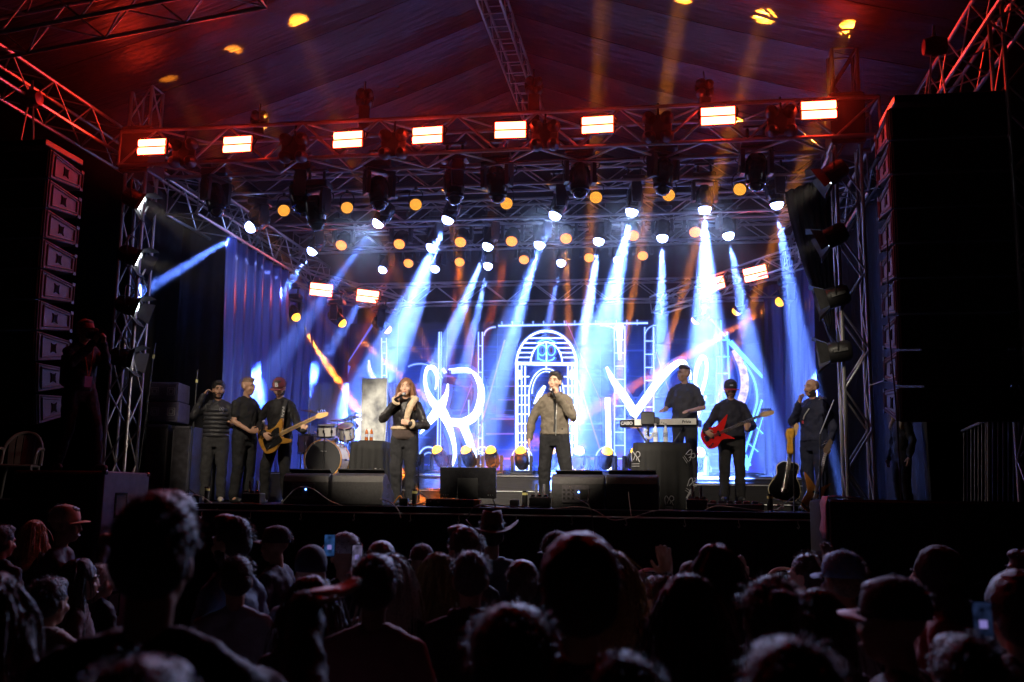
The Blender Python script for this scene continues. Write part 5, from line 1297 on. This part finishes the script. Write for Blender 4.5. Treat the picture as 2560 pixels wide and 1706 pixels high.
MICM = M('microphone_mesh', (.35, .35, .37), .35, .9, .3, 90, .5, 400)


def microphone(label, tip, tail, cat='microphone'):
    b = tail; d = tip - tail; n = d.normalized(); t = thing('microphone', label, cat, b); MB().tube((0, 0, 0), d - n * .05, .012, .019, 12).build('handle', BLACKG, t, True); MB().ball(d - n * .025, .027, None, 14, 10).build('grille', MICM, t, 2); MB().tube(d - n * .06, d - n * .045, .024, .027, 12).build('ring', STEEL, t, True)
    return t


def on(x, y, Y, z=SZ): p = at(x, y, Y); p.z = z + .002; return p


def to_local(pw, p0, rz, H, lean=0.):
    return tuple((Matrix.Rotation(-rz, 3, 'Z') @ (pw - p0)) / (H / 1.78))


BAND = 'performers and crew on the stage'
# --- singing man in the taupe jacket
p0 = on(1385, 1262, 13.5)
t, HM, arms, hs = person('smiling man in taupe zip jacket singing into a microphone at stage centre', p0, -.08, 1.83, (.125, .105, .082), (.013, .013, .015), 'light', ('short', (.012, .009, .008)),
    armL=((-.31, .02, 1.16), (-.33, -.05, .9), (-.06, -.2, -1), (1, .2, 0), .35), armR=((.27, -.13, 1.17), (.07, -.19, 1.47), (-.25, -.1, 1), (-1, .3, -.2), 1.1), head=(-.16, -.03, .05), beard=None, collar=(.075, .045, .035), group=BAND, seed=1, legs={('k', -1): (-.13, -.02, .5), ('a', -1): (-.13, .02, .085), ('k', 1): (.17, -.08, .52), ('a', 1): (.2, -.02, .085)}, long_top=-.02, fat=1.09, cvox=.011)
MB().loft([((.03, -.125, .97), .024, .012), ((.03, -.13, 1.25), .014, .012), ((.02, -.115, 1.46), .02, .012)], 10).build('shirt_front', M('black_tshirt', (.012, .012, .013), .8), t)
bar('zip', (.045, -.137, .96), (.055, -.139, 1.4), .005, STEEL, t)
w = arms[1][1]; m0 = V((.02, -.235, 1.545)); Mw = Matrix.Translation(p0) @ rot_to(-.08)
microphone('black microphone held at the mouth of the man in the taupe jacket', Mw @ V((-.03, -.2, 1.6)), Mw @ V((.06, -.27, 1.46)))
# --- singing woman
p0 = on(1006, 1258, 13.5)
t, HM, arms, hs = person('woman with long auburn hair in a black shearling jacket singing', p0, .05, 1.75, (.02, .018, .02), (.018, .018, .021), 'light', ('long', (.16, .065, .025), .3), armL=((-.31, -.06, 1.2), (-.07, -.2, 1.47), (.15, -.05, 1), (1, .3, -.2), 1.1), armR=((.31, -.03, 1.1), (.12, -.2, 1.13), (-1, -.15, .25), (0, 1, 0), .5), head=(.05, -.06, 0), group=BAND, seed=2, trough=.28, legs={('k', -1): (-.1, -.05, .5), ('a', -1): (-.09, .02, .085), ('k', 1): (.1, -.02, .5), ('a', 1): (.11, .03, .085)}, long_top=-.1, fat=1.0, brow=(.05, .025, .015), cvox=.011)
SHEAR = M('cream_shearling', (.62, .47, .32), .95, 0, .2, 30, .8, 160); sw = M('brown_knit', (.06, .04, .035), .9, 0, .2, 20, .5, 120)
def ring(n, c, rx, ry, r, tilt=0., a0=0., a1=2 * PI):
    m = MB()
    for k in range(n + 1): a = a0 + (a1 - a0) * k / n; m.ball(V(c) + Matrix.Rotation(tilt, 3, 'X') @ V((rx * math.sin(a), -ry * math.cos(a), 0)), r, None, 8, 6)
    return m
skin_mod(ring(30, (0, .01, 1.06), .178, .135, .03).build('shearling_hem', SHEAR, t), .011, .012, .03)
skin_mod(ring(18, (0, .03, 1.475), .155, .10, .034, -.25, PI * .25, PI * 1.75).build('shearling_collar', SHEAR, t), .011, .014, .03)
lp = MB(); lp.chain([(.15, -.08, 1.46), (.1, -.145, 1.36), (.06, -.158, 1.2), (.055, -.15, 1.08)], [.045, .05, .042, .028]); lp.chain([(-.15, -.08, 1.46), (-.11, -.14, 1.4)], [.035, .03]); skin_mod(lp.build('shearling_lapel', SHEAR, t), .011, .012, .03)
for k in (-1, 1):
    e, wr = arms[k][0], arms[k][1]; q = MB(); c = wr.lerp(e, .12); d = (wr - e).normalized(); u = d.orthogonal().normalized(); v = d.cross(u)
    for j in range(12): a = j * PI / 6; q.ball(c + (u * math.cos(a) + v * math.sin(a)) * .043, .026, None, 8, 6)
    skin_mod(q.build('shearling_cuff', SHEAR, t), .011, .01, .03)
MB().loft([((0, .005, z), rx, ry) for z, rx, ry in ((.9, .17, .128), (.95, .182, .138), (1.05, .178, .134), (1.1, .16, .12))], 20).build('sweater', sw, t, 2)
Mw = Matrix.Translation(p0) @ rot_to(.05)
microphone('microphone held up by the singing woman', Mw @ V((.03, -.16, 1.535)), Mw @ V((-.1, -.26, 1.44)))
# --- man in puffer jacket
p0 = on(530, 1256, 14.0)
t, HM, arms, hs = person('bearded man in a grey black puffer jacket touching his ear', p0, .25, 1.78, (.028, .027, .032), (.04, .039, .042), 'tan', ('short', (.012, .009, .008)), armL=((-.33, -.06, 1.27), (-.19, -.1, 1.57), (.5, .1, .8), (1, 0, 0), .9), armR=((.29, -.06, 1.13), (.27, -.25, 1.12), (-.1, -1, .1), (-1, 0, .4), .9), head=(.3, .02, 0), beard=(.02, .013, .01), group=BAND, seed=3, trough=.45, shoes=(.4, .35, .3), fat=1.06, long_top=-.03)
for k in range(7):
    z = .98 + k * .062; skin_mod(ring(34, (0, .01, z), .166 - .02 * (k == 6), .118, .038).build('quilted_band', M('puffer_nylon', (.03, .029, .034), .5, 0, .1, 20, .2, 60), t), .012, .008, .05)
monogram(t, Matrix.Translation((.09, -.165, 1.36)) @ Matrix.Rotation(.35, 4, 'Z'), .06, PRINT, 'chest_print')
MB().box((0, 0, 0), (.075, .14, .008), Matrix.Translation((.22, -.37, 1.15))).build('phone', BLACKG, t)
# --- crew man in black T-shirt, turned right
p0 = on(603, 1256, 13.75)
t, HM, arms, hs = person('crew man in black T-shirt with bleached undercut facing right', p0, 1.15, 1.8, (.014, .014, .015), (.02, .02, .022), 'tan', ('fade', (.2, .12, .08)), armL=((-.24, -.02, 1.14), (-.13, -.25, 1.0), (.2, -1, .1), (1, 0, .2), 1.0), armR=((.25, -.05, 1.12), (.1, -.27, 1.05), (-.2, -1, .2), (-1, 0, 0), 1.), sleeve=.6, head=(.25, .06, 0), group=BAND, seed=4, topname='t_shirt', fat=1.05, long_top=.05)
Mw = Matrix.Translation(p0) @ rot_to(1.15)
microphone('spare microphone in the hand of the crew man in black T-shirt', Mw @ V((.0, -.38, 1.18)), Mw @ V((-.04, -.36, .95)))
# --- bass player
p0 = on(690, 1256, 13.95)
t, HM, arms, hs = person('bass player in maroon cap and open black jacket', p0, -.05, 1.8, (.016, .015, .017), (.02, .019, .02), 'light', ('fade', (.015, .01, .01)), ('cap', (.11, .012, .025)), armL=((-.36, .0, 1.14), to_local(BASSM @ V((-.13, -.06, .1)), p0, -.05, 1.8), (.7, -.2, -.6), (.2, .9, 0), .6), armR=((.34, -.12, 1.1), to_local(BASSM @ V((.44, -.01, -.1)), p0, -.05, 1.8), (-.1, -.25, 1), (0, 1, -.1), 1.1), head=(.1, .42, 0), lean=.1, beard=(.05, .03, .02), group=BAND, seed=5, shoes=(.25, .25, .26), fat=1.06, legs={('k', -1): (-.17, -.04, .5), ('a', -1): (-.2, .03, .085), ('k', 1): (.12, -.03, .5), ('a', 1): (.14, .05, .085)})
text_mesh('B', .085, 'cap_letter', PRINT, t, HM @ Matrix.Translation((0, -.105, .085)) @ Matrix.Rotation(-.32, 4, 'X') @ FACE_CAM, .003, 0, .003)
st_ = MB(); pts = [V((.13, -.10, 1.5)), V((.13, -.175, 1.36)), V((.12, -.20, 1.22)), V((.1, -.26, 1.13))]
st_.add([p + V((e * .028, 0, 0)) for p in pts for e in (-1, 1)], [(2 * i, 2 * i + 1, 2 * i + 3, 2 * i + 2) for i in range(3)]); o = st_.build('guitar_strap', BLACK, t); o.modifiers.new('web', 'SOLIDIFY').thickness = .004
sp_ = MB()
for k in range(7): sp_.box((.127 + (.006 if k % 2 else -.006), -.197 + .004 * k, 1.25 + k * .022), (.03 - .008 * (k % 3), .006, .012))
stuff(sp_.build('strap_print', PRINT, t))
# --- guitar player
p0 = on(1832, 1256, 14.95, 1.99)
t, HM, arms, hs = person('guitar player in black cap with red brim and navy sweater', p0, .0, 1.76, (.018, .017, .028), (.022, .021, .022), 'tan', ('fade', (.015, .01, .01)), ('cap', (.016, .016, .018), (.35, .015, .03)), armL=((-.34, .0, 1.12), to_local(GUITM @ V((-.14, -.06, .1)), p0, 0, 1.76), (.75, -.2, -.55), (.2, .9, 0), .7), armR=((.3, -.08, 1.1), to_local(GUITM @ V((.4, -.01, -.1)), p0, 0, 1.76), (-.1, -.25, 1), (0, 1, -.1), 1.1), head=(.05, .3, 0), beard=(.03, .02, .015), group=BAND, seed=6, fat=1.12)
MB().box((0, 0, 0), (.045, .004, .016), HM @ Matrix.Translation((0, -.112, .085)) @ Matrix.Rotation(-.32, 4, 'X'), bev=.001).build('cap_emblem', M('grey_print', (.4, .4, .42), .7), t)
# --- keyboard player
p0 = on(1714, 1205, 15.6, 2.27)
t, HM, arms, hs = person('keyboard player in dark grey T-shirt looking left', p0, -.25, 1.8, (.045, .045, .055), (.03, .03, .035), 'light', ('fade', (.05, .025, .015)), armL=((-.28, -.02, 1.13), (-.24, -.3, 1.08), (-.1, -1, -.1), (0, 0, -1), .3), armR=((.29, .0, 1.13), (.14, -.28, 1.06), (-.3, -1, -.1), (0, 0, -1), .3), sleeve=.75, head=(-.75, .0, 0), group=BAND, seed=7, topname='t_shirt', fat=1.12)
# --- bald man
p0 = on(2040, 1268, 14.1)
t, HM, arms, hs = person('bald bearded man in navy hoodie with his hand at his mouth', p0, -.75, 1.8, (.018, .02, .045), (.015, .017, .035), 'tan', None, None, armL=((-.26, -.1, 1.2), (-.07, -.19, 1.46), (.2, -.05, 1), (1, .4, 0), 1.1), armR=((.29, .03, 1.13), (.27, -.06, .88), (0, -.1, -1), (-1, 0, 0), .4), head=(-.2, .0, 0), beard=(.03, .018, .012), group=BAND, seed=8, fat=1.12)
skin_mod(ring(16, (0, .06, 1.5), .13, .1, .04, .35, PI * .3, PI * 1.7).build('hood_lining', M('grey_fleece', (.35, .33, .33), .9, 0, .2, 20, .5, 100), t), .012, .02, .05)
MB().cable([(-.05, -.15, 1.24), (-.01, -.165, 1.3), (.05, -.15, 1.38)], .009, 5).build('zip_print', PRINT, t); MB().box((-.06, -.155, 1.2), (.025, .006, .04)).build('red_patch', M('red_patch', (.4, .03, .06), .7), t)
# --- cameraman on the left wing
p0 = at(185, 1170, 11.0); p0.z = 2.255
t, HM, arms, hs = person('cameraman in dark clothes and red cap filming from the left speaker stack', p0, 1.0, 1.8, (.02, .017, .02), (.018, .016, .018), 'tan', ('short', (.012, .01, .01)), ('cap', (.22, .03, .025)), armL=((-.2, -.16, 1.25), (-.03, -.32, 1.5), (.1, -.6, .8), (1, .2, 0), .9), armR=((.22, -.16, 1.25), (.06, -.36, 1.5), (-.1, -.6, .8), (-1, .2, 0), .9), head=(.1, .0, 0), group=BAND, seed=9, legs={('k', 1): (.16, -.12, .52), ('a', 1): (.22, -.1, .085), ('k', -1): (-.1, .05, .5), ('a', -1): (-.14, .16, .085)})
MB().cable([(-.06, -.12, 1.48), (-.03, -.17, 1.25), (0, -.18, 1.1), (.03, -.17, 1.25), (.06, -.12, 1.48)], .008).build('lanyard', M('orange_ribbon', (.55, .16, .03), .6), t); MB().box((0, -.185, 1.05), (.09, .006, .13)).build('pass_card', M('pale_card', (.3, .25, .5), .5), t)
bp = MB().box((0, .21, 1.22), (.3, .16, .44), bev=.05); bp.build('backpack', M('black_backpack', (.014, .014, .016), .8), t, True)
Mw = Matrix.Translation(p0) @ rot_to(1.0); cm = thing('camera_with_lens', 'black camera with long lens held by the cameraman on the left', 'camera'); cm.matrix_basis = Mw @ Matrix.Translation((.01, -.17, 1.62))
MB().box((0, 0, 0), (.14, .07, .1), bev=.015).build('camera_body', BLACKG, cm, True); MB().lathe([(.035, 0), (.038, .08), (.042, .085), (.042, .16), (.05, .17), (.05, .23), (.04, .23), (.04, .2)], 18, Matrix.Translation((0, -.03, 0)) @ FRONT).build('lens_barrel', BLACKG, cm, True); MB().lathe([(.04, .0), (0, .004)], 16, Matrix.Translation((0, -.24, 0)) @ FRONT).build('front_glass', LDK, cm)
# --- drummer behind the shield
p0 = on(893, 1180, 16.4, SZ)
t, HM, arms, hs = person('drummer seated behind the shield panels in dark clothes', p0 + V((0, 0, -.22)), .0, 1.76, (.02, .02, .022), (.02, .02, .022), 'tan', ('short', (.012, .01, .01)), armL=((-.33, -.08, 1.15), (-.3, -.36, 1.2), (-.3, -1, .2), (1, 0, 0), 1.1), armR=((.33, -.08, 1.15), (.28, -.36, 1.15), (.1, -1, .2), (-1, 0, 0), 1.1), group=BAND, seed=10, vox=.01, legs={('k', -1): (-.2, -.42, .72), ('a', -1): (-.2, -.42, .32), ('k', 1): (.2, -.42, .72), ('a', 1): (.2, -.42, .32)})
for k, a in ((-1, .25), (1, -.1)): bar('drumstick', (k * .29, -.42, 1.2), (k * .29 - a, -.68, 1.38), .008, MAPLE, t)
c = p0 + V((0, .02, .0)); dt = thing('drum_stool', 'round black stool under the drummer', 'stool', c, group='drum kit'); MB().lathe([(0, .5), (.17, .5), (.18, .53), (.17, .56), (0, .565)], 18).build('seat', RUBBER, dt, True)
for k in range(3): bar('leg', (0, 0, .5), (.22 * math.cos(k * 2.1), .22 * math.sin(k * 2.1), 0), .012, CHR, dt)
# --- blond person seated offstage right
p0 = at(2228, 1008, 13.9); p0 = V((p0.x, p0.y, p0.z - 1.78))
t, HM, arms, hs = person('blond person half hidden behind the right loudspeaker column', V((p0.x + .1, 13.9, SZ + .003)), -1.2, p0.z + 1.78 - SZ if p0.z + 1.78 - SZ > 1.1 else 1.2, (.02, .02, .02), (.02, .02, .02), 'light', ('long', (.5, .36, .16), .25), group=None, seed=11, vox=.01)
# ================================================================== CROWD
CROWD = 'people in the crowd'
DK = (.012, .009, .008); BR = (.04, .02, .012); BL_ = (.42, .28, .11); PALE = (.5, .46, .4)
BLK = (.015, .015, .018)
UPHAND = lambda k, x, y, z, ex=.3, ey=-.1, ez=1.3, curl=.12: ((k * ex, ey, ez), (k * x, y, z), (k * .05, -.1, 1), (0, -1, 0), curl)
HOR = lambda x: 1252 + (x - 1676) * .0149
#      label, px, py of the head top, distance along the view axis, turn from facing the stage, keyword arguments
CR = [
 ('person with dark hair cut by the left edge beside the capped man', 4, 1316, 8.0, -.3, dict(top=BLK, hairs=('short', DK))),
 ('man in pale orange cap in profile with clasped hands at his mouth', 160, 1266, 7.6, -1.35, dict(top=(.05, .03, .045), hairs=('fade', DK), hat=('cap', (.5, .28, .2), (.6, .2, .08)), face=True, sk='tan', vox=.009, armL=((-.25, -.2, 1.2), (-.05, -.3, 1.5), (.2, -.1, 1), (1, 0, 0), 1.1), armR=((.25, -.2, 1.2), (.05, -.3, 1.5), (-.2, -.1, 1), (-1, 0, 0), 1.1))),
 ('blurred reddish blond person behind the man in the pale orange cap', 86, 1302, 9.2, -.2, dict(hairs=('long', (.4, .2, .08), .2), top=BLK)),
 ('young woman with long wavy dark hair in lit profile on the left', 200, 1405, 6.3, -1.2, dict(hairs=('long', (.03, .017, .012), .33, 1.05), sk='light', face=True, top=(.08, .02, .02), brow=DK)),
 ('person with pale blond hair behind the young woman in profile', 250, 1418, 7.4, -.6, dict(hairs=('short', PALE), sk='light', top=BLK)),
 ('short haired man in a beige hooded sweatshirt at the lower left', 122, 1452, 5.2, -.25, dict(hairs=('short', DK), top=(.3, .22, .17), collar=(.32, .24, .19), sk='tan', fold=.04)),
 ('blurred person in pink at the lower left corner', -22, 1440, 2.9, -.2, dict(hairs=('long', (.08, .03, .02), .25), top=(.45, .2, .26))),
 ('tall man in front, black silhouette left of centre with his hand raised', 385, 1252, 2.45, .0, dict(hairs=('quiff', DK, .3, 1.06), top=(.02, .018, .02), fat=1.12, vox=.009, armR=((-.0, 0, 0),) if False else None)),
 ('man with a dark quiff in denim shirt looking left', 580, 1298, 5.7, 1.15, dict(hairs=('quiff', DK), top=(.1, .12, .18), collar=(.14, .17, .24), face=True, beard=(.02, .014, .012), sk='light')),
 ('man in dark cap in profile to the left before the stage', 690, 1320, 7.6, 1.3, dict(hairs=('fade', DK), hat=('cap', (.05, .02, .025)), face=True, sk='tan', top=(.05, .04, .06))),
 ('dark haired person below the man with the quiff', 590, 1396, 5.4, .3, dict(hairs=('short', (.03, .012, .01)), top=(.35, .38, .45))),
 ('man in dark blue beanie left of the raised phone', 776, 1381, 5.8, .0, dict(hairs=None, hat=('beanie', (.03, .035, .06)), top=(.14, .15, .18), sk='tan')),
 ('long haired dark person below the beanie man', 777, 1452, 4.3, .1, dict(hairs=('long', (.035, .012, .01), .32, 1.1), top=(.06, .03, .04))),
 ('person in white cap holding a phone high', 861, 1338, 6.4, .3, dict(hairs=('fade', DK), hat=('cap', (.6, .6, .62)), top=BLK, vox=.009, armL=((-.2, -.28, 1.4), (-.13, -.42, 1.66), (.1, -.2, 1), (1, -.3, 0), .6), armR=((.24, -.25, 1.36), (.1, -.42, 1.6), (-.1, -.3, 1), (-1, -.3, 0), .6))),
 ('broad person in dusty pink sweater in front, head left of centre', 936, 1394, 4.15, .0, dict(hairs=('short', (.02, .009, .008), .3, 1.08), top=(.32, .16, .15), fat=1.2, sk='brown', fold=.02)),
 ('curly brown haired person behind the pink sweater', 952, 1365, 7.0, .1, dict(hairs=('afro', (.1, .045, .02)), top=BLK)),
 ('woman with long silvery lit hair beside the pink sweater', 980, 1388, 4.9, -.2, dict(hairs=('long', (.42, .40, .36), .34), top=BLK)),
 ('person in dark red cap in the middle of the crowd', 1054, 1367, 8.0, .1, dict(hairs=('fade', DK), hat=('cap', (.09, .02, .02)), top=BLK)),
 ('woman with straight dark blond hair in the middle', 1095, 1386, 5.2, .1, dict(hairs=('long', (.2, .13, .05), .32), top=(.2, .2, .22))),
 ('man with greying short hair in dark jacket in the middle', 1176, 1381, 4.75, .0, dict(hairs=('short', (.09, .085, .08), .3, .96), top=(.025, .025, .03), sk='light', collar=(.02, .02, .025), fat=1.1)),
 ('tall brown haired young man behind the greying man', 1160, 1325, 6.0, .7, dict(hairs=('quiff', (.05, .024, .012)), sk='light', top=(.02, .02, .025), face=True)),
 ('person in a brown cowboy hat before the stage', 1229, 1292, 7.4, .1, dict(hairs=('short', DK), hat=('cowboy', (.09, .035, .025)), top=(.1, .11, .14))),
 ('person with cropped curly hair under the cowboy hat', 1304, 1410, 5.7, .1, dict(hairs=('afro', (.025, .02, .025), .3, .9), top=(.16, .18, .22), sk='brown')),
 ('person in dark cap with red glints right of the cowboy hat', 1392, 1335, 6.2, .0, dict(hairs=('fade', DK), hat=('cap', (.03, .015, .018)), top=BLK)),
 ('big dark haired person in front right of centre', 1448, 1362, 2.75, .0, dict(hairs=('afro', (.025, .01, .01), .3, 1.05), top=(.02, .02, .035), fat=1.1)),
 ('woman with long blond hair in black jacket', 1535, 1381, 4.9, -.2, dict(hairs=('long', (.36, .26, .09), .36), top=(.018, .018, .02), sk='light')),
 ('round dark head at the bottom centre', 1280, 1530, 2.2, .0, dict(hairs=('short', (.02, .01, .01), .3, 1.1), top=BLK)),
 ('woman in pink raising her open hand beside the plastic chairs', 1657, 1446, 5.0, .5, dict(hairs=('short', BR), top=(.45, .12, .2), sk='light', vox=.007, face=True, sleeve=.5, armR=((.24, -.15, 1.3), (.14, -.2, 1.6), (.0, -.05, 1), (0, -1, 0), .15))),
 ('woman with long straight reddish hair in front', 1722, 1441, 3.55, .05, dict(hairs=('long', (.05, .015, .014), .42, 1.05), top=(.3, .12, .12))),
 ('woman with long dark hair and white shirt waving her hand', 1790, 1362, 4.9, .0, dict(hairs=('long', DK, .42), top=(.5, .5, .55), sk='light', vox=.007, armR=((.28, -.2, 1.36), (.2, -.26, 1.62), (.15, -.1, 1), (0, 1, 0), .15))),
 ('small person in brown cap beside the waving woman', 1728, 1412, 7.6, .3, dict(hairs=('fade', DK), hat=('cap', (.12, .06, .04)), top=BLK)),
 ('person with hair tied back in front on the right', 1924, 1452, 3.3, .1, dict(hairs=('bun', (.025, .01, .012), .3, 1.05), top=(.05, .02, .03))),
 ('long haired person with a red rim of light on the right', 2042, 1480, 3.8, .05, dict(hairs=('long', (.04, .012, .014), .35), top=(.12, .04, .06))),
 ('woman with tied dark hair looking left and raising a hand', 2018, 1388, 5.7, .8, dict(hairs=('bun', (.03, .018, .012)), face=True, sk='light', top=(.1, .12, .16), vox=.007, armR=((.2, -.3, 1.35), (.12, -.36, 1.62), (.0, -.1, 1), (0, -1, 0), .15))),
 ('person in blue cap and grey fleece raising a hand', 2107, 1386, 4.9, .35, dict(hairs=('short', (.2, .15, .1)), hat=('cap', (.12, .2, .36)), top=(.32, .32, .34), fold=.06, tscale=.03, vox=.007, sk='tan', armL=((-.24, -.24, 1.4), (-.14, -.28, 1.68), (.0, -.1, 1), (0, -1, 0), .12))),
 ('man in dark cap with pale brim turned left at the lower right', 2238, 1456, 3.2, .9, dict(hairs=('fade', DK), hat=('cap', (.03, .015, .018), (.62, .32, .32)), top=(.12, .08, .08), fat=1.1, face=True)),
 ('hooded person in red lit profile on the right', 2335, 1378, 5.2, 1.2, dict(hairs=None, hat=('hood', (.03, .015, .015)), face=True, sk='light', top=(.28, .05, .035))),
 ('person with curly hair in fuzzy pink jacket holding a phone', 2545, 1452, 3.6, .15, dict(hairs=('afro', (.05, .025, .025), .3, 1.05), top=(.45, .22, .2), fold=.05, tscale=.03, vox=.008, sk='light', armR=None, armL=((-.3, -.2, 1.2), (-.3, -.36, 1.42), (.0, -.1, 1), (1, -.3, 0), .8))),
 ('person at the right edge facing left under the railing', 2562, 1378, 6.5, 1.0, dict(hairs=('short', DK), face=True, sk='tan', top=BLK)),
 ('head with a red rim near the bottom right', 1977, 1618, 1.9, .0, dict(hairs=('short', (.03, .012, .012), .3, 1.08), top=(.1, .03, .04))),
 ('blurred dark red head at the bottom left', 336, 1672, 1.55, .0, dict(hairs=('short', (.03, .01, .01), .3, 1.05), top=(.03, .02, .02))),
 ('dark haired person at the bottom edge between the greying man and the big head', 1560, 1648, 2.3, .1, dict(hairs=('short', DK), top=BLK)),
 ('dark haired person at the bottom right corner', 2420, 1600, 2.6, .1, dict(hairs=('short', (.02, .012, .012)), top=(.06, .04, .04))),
]
CP = {}
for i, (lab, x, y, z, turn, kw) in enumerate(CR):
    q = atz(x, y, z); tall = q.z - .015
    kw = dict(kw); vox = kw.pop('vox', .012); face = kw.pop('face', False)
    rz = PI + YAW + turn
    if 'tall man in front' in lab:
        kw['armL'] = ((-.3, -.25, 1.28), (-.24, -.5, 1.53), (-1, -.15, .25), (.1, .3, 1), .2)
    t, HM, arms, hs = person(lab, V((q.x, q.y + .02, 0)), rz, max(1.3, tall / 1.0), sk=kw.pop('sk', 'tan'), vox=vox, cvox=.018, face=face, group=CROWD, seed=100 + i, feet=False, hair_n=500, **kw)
    CP[lab] = (t, arms, rz, V((q.x, q.y + .02, 0)))
# phones
def phone(label, p, w, h, rz, tilt, scr_mat):
    t = thing('phone', label, 'phone', p, rz); t.rotation_euler = (tilt, 0, rz)
    MB().box((0, 0, 0), (w, .009, h), bev=.003).build('case', BLACKG, t); MB().box((0, -.0056, 0), (w * .92, .002, h * .93)).build('display', scr_mat, t)
    MB().box((0, -.0072, -h * .08), (w * .4, .001, h * .2)).build('picture', EM('phone_picture', (.3, .25, .7), .5, False), t)
PS = EM('phone_screen', (.05, .16, .5), .18, False, .8, 30)
phone('phone held up showing a small blue picture of the stage', atz(824, 1364, 6.05), .066, .135, YAW + .05, -.05, PS)
phone('second phone in a clear case beside the white cap', atz(893, 1389, 6.3), .066, .135, YAW + .1, -.1, EM('phone_screen_pale', (.35, .3, .55), .18, False, .8, 30))
phone('phone in a red case held upright at the lower right', atz(2456, 1553, 3.2), .062, .125, YAW - .1, -.1, EM('phone_screen_dim', (.04, .07, .2), .12, False, .9, 40))
# ================================================================== STAGE SMOKE
# machine smoke hangs over the stage and under the roof; the crowd stands in clear air
hz = bpy.data.materials.new('smoke_air'); hz.use_nodes = True; nt = hz.node_tree; nt.nodes.clear()
_o = nt.nodes.new('ShaderNodeOutputMaterial'); _v = nt.nodes.new('ShaderNodeVolumePrincipled')
_v.inputs['Density'].default_value = .0145; _v.inputs['Anisotropy'].default_value = .45; _v.inputs['Color'].default_value = (.9, .9, .92, 1)
nt.links.new(_v.outputs[0], _o.inputs['Volume'])
prof = [(19.55, 1.9), (14.2, 1.9), (13.9, 3.2), (13.4, 4.6), (12.6, 5.9), (11.9, 6.6), (10.8, 7.2), (9.8, 8.2), (9.4, 9.6), (19.55, 9.6)]
stuff(MB().prism(prof[::-1], 14.1, Matrix.Translation((-2.5, 0, 0)) @ Matrix.Rotation(PI / 2, 4, 'Z')).build('stage_smoke', hz))
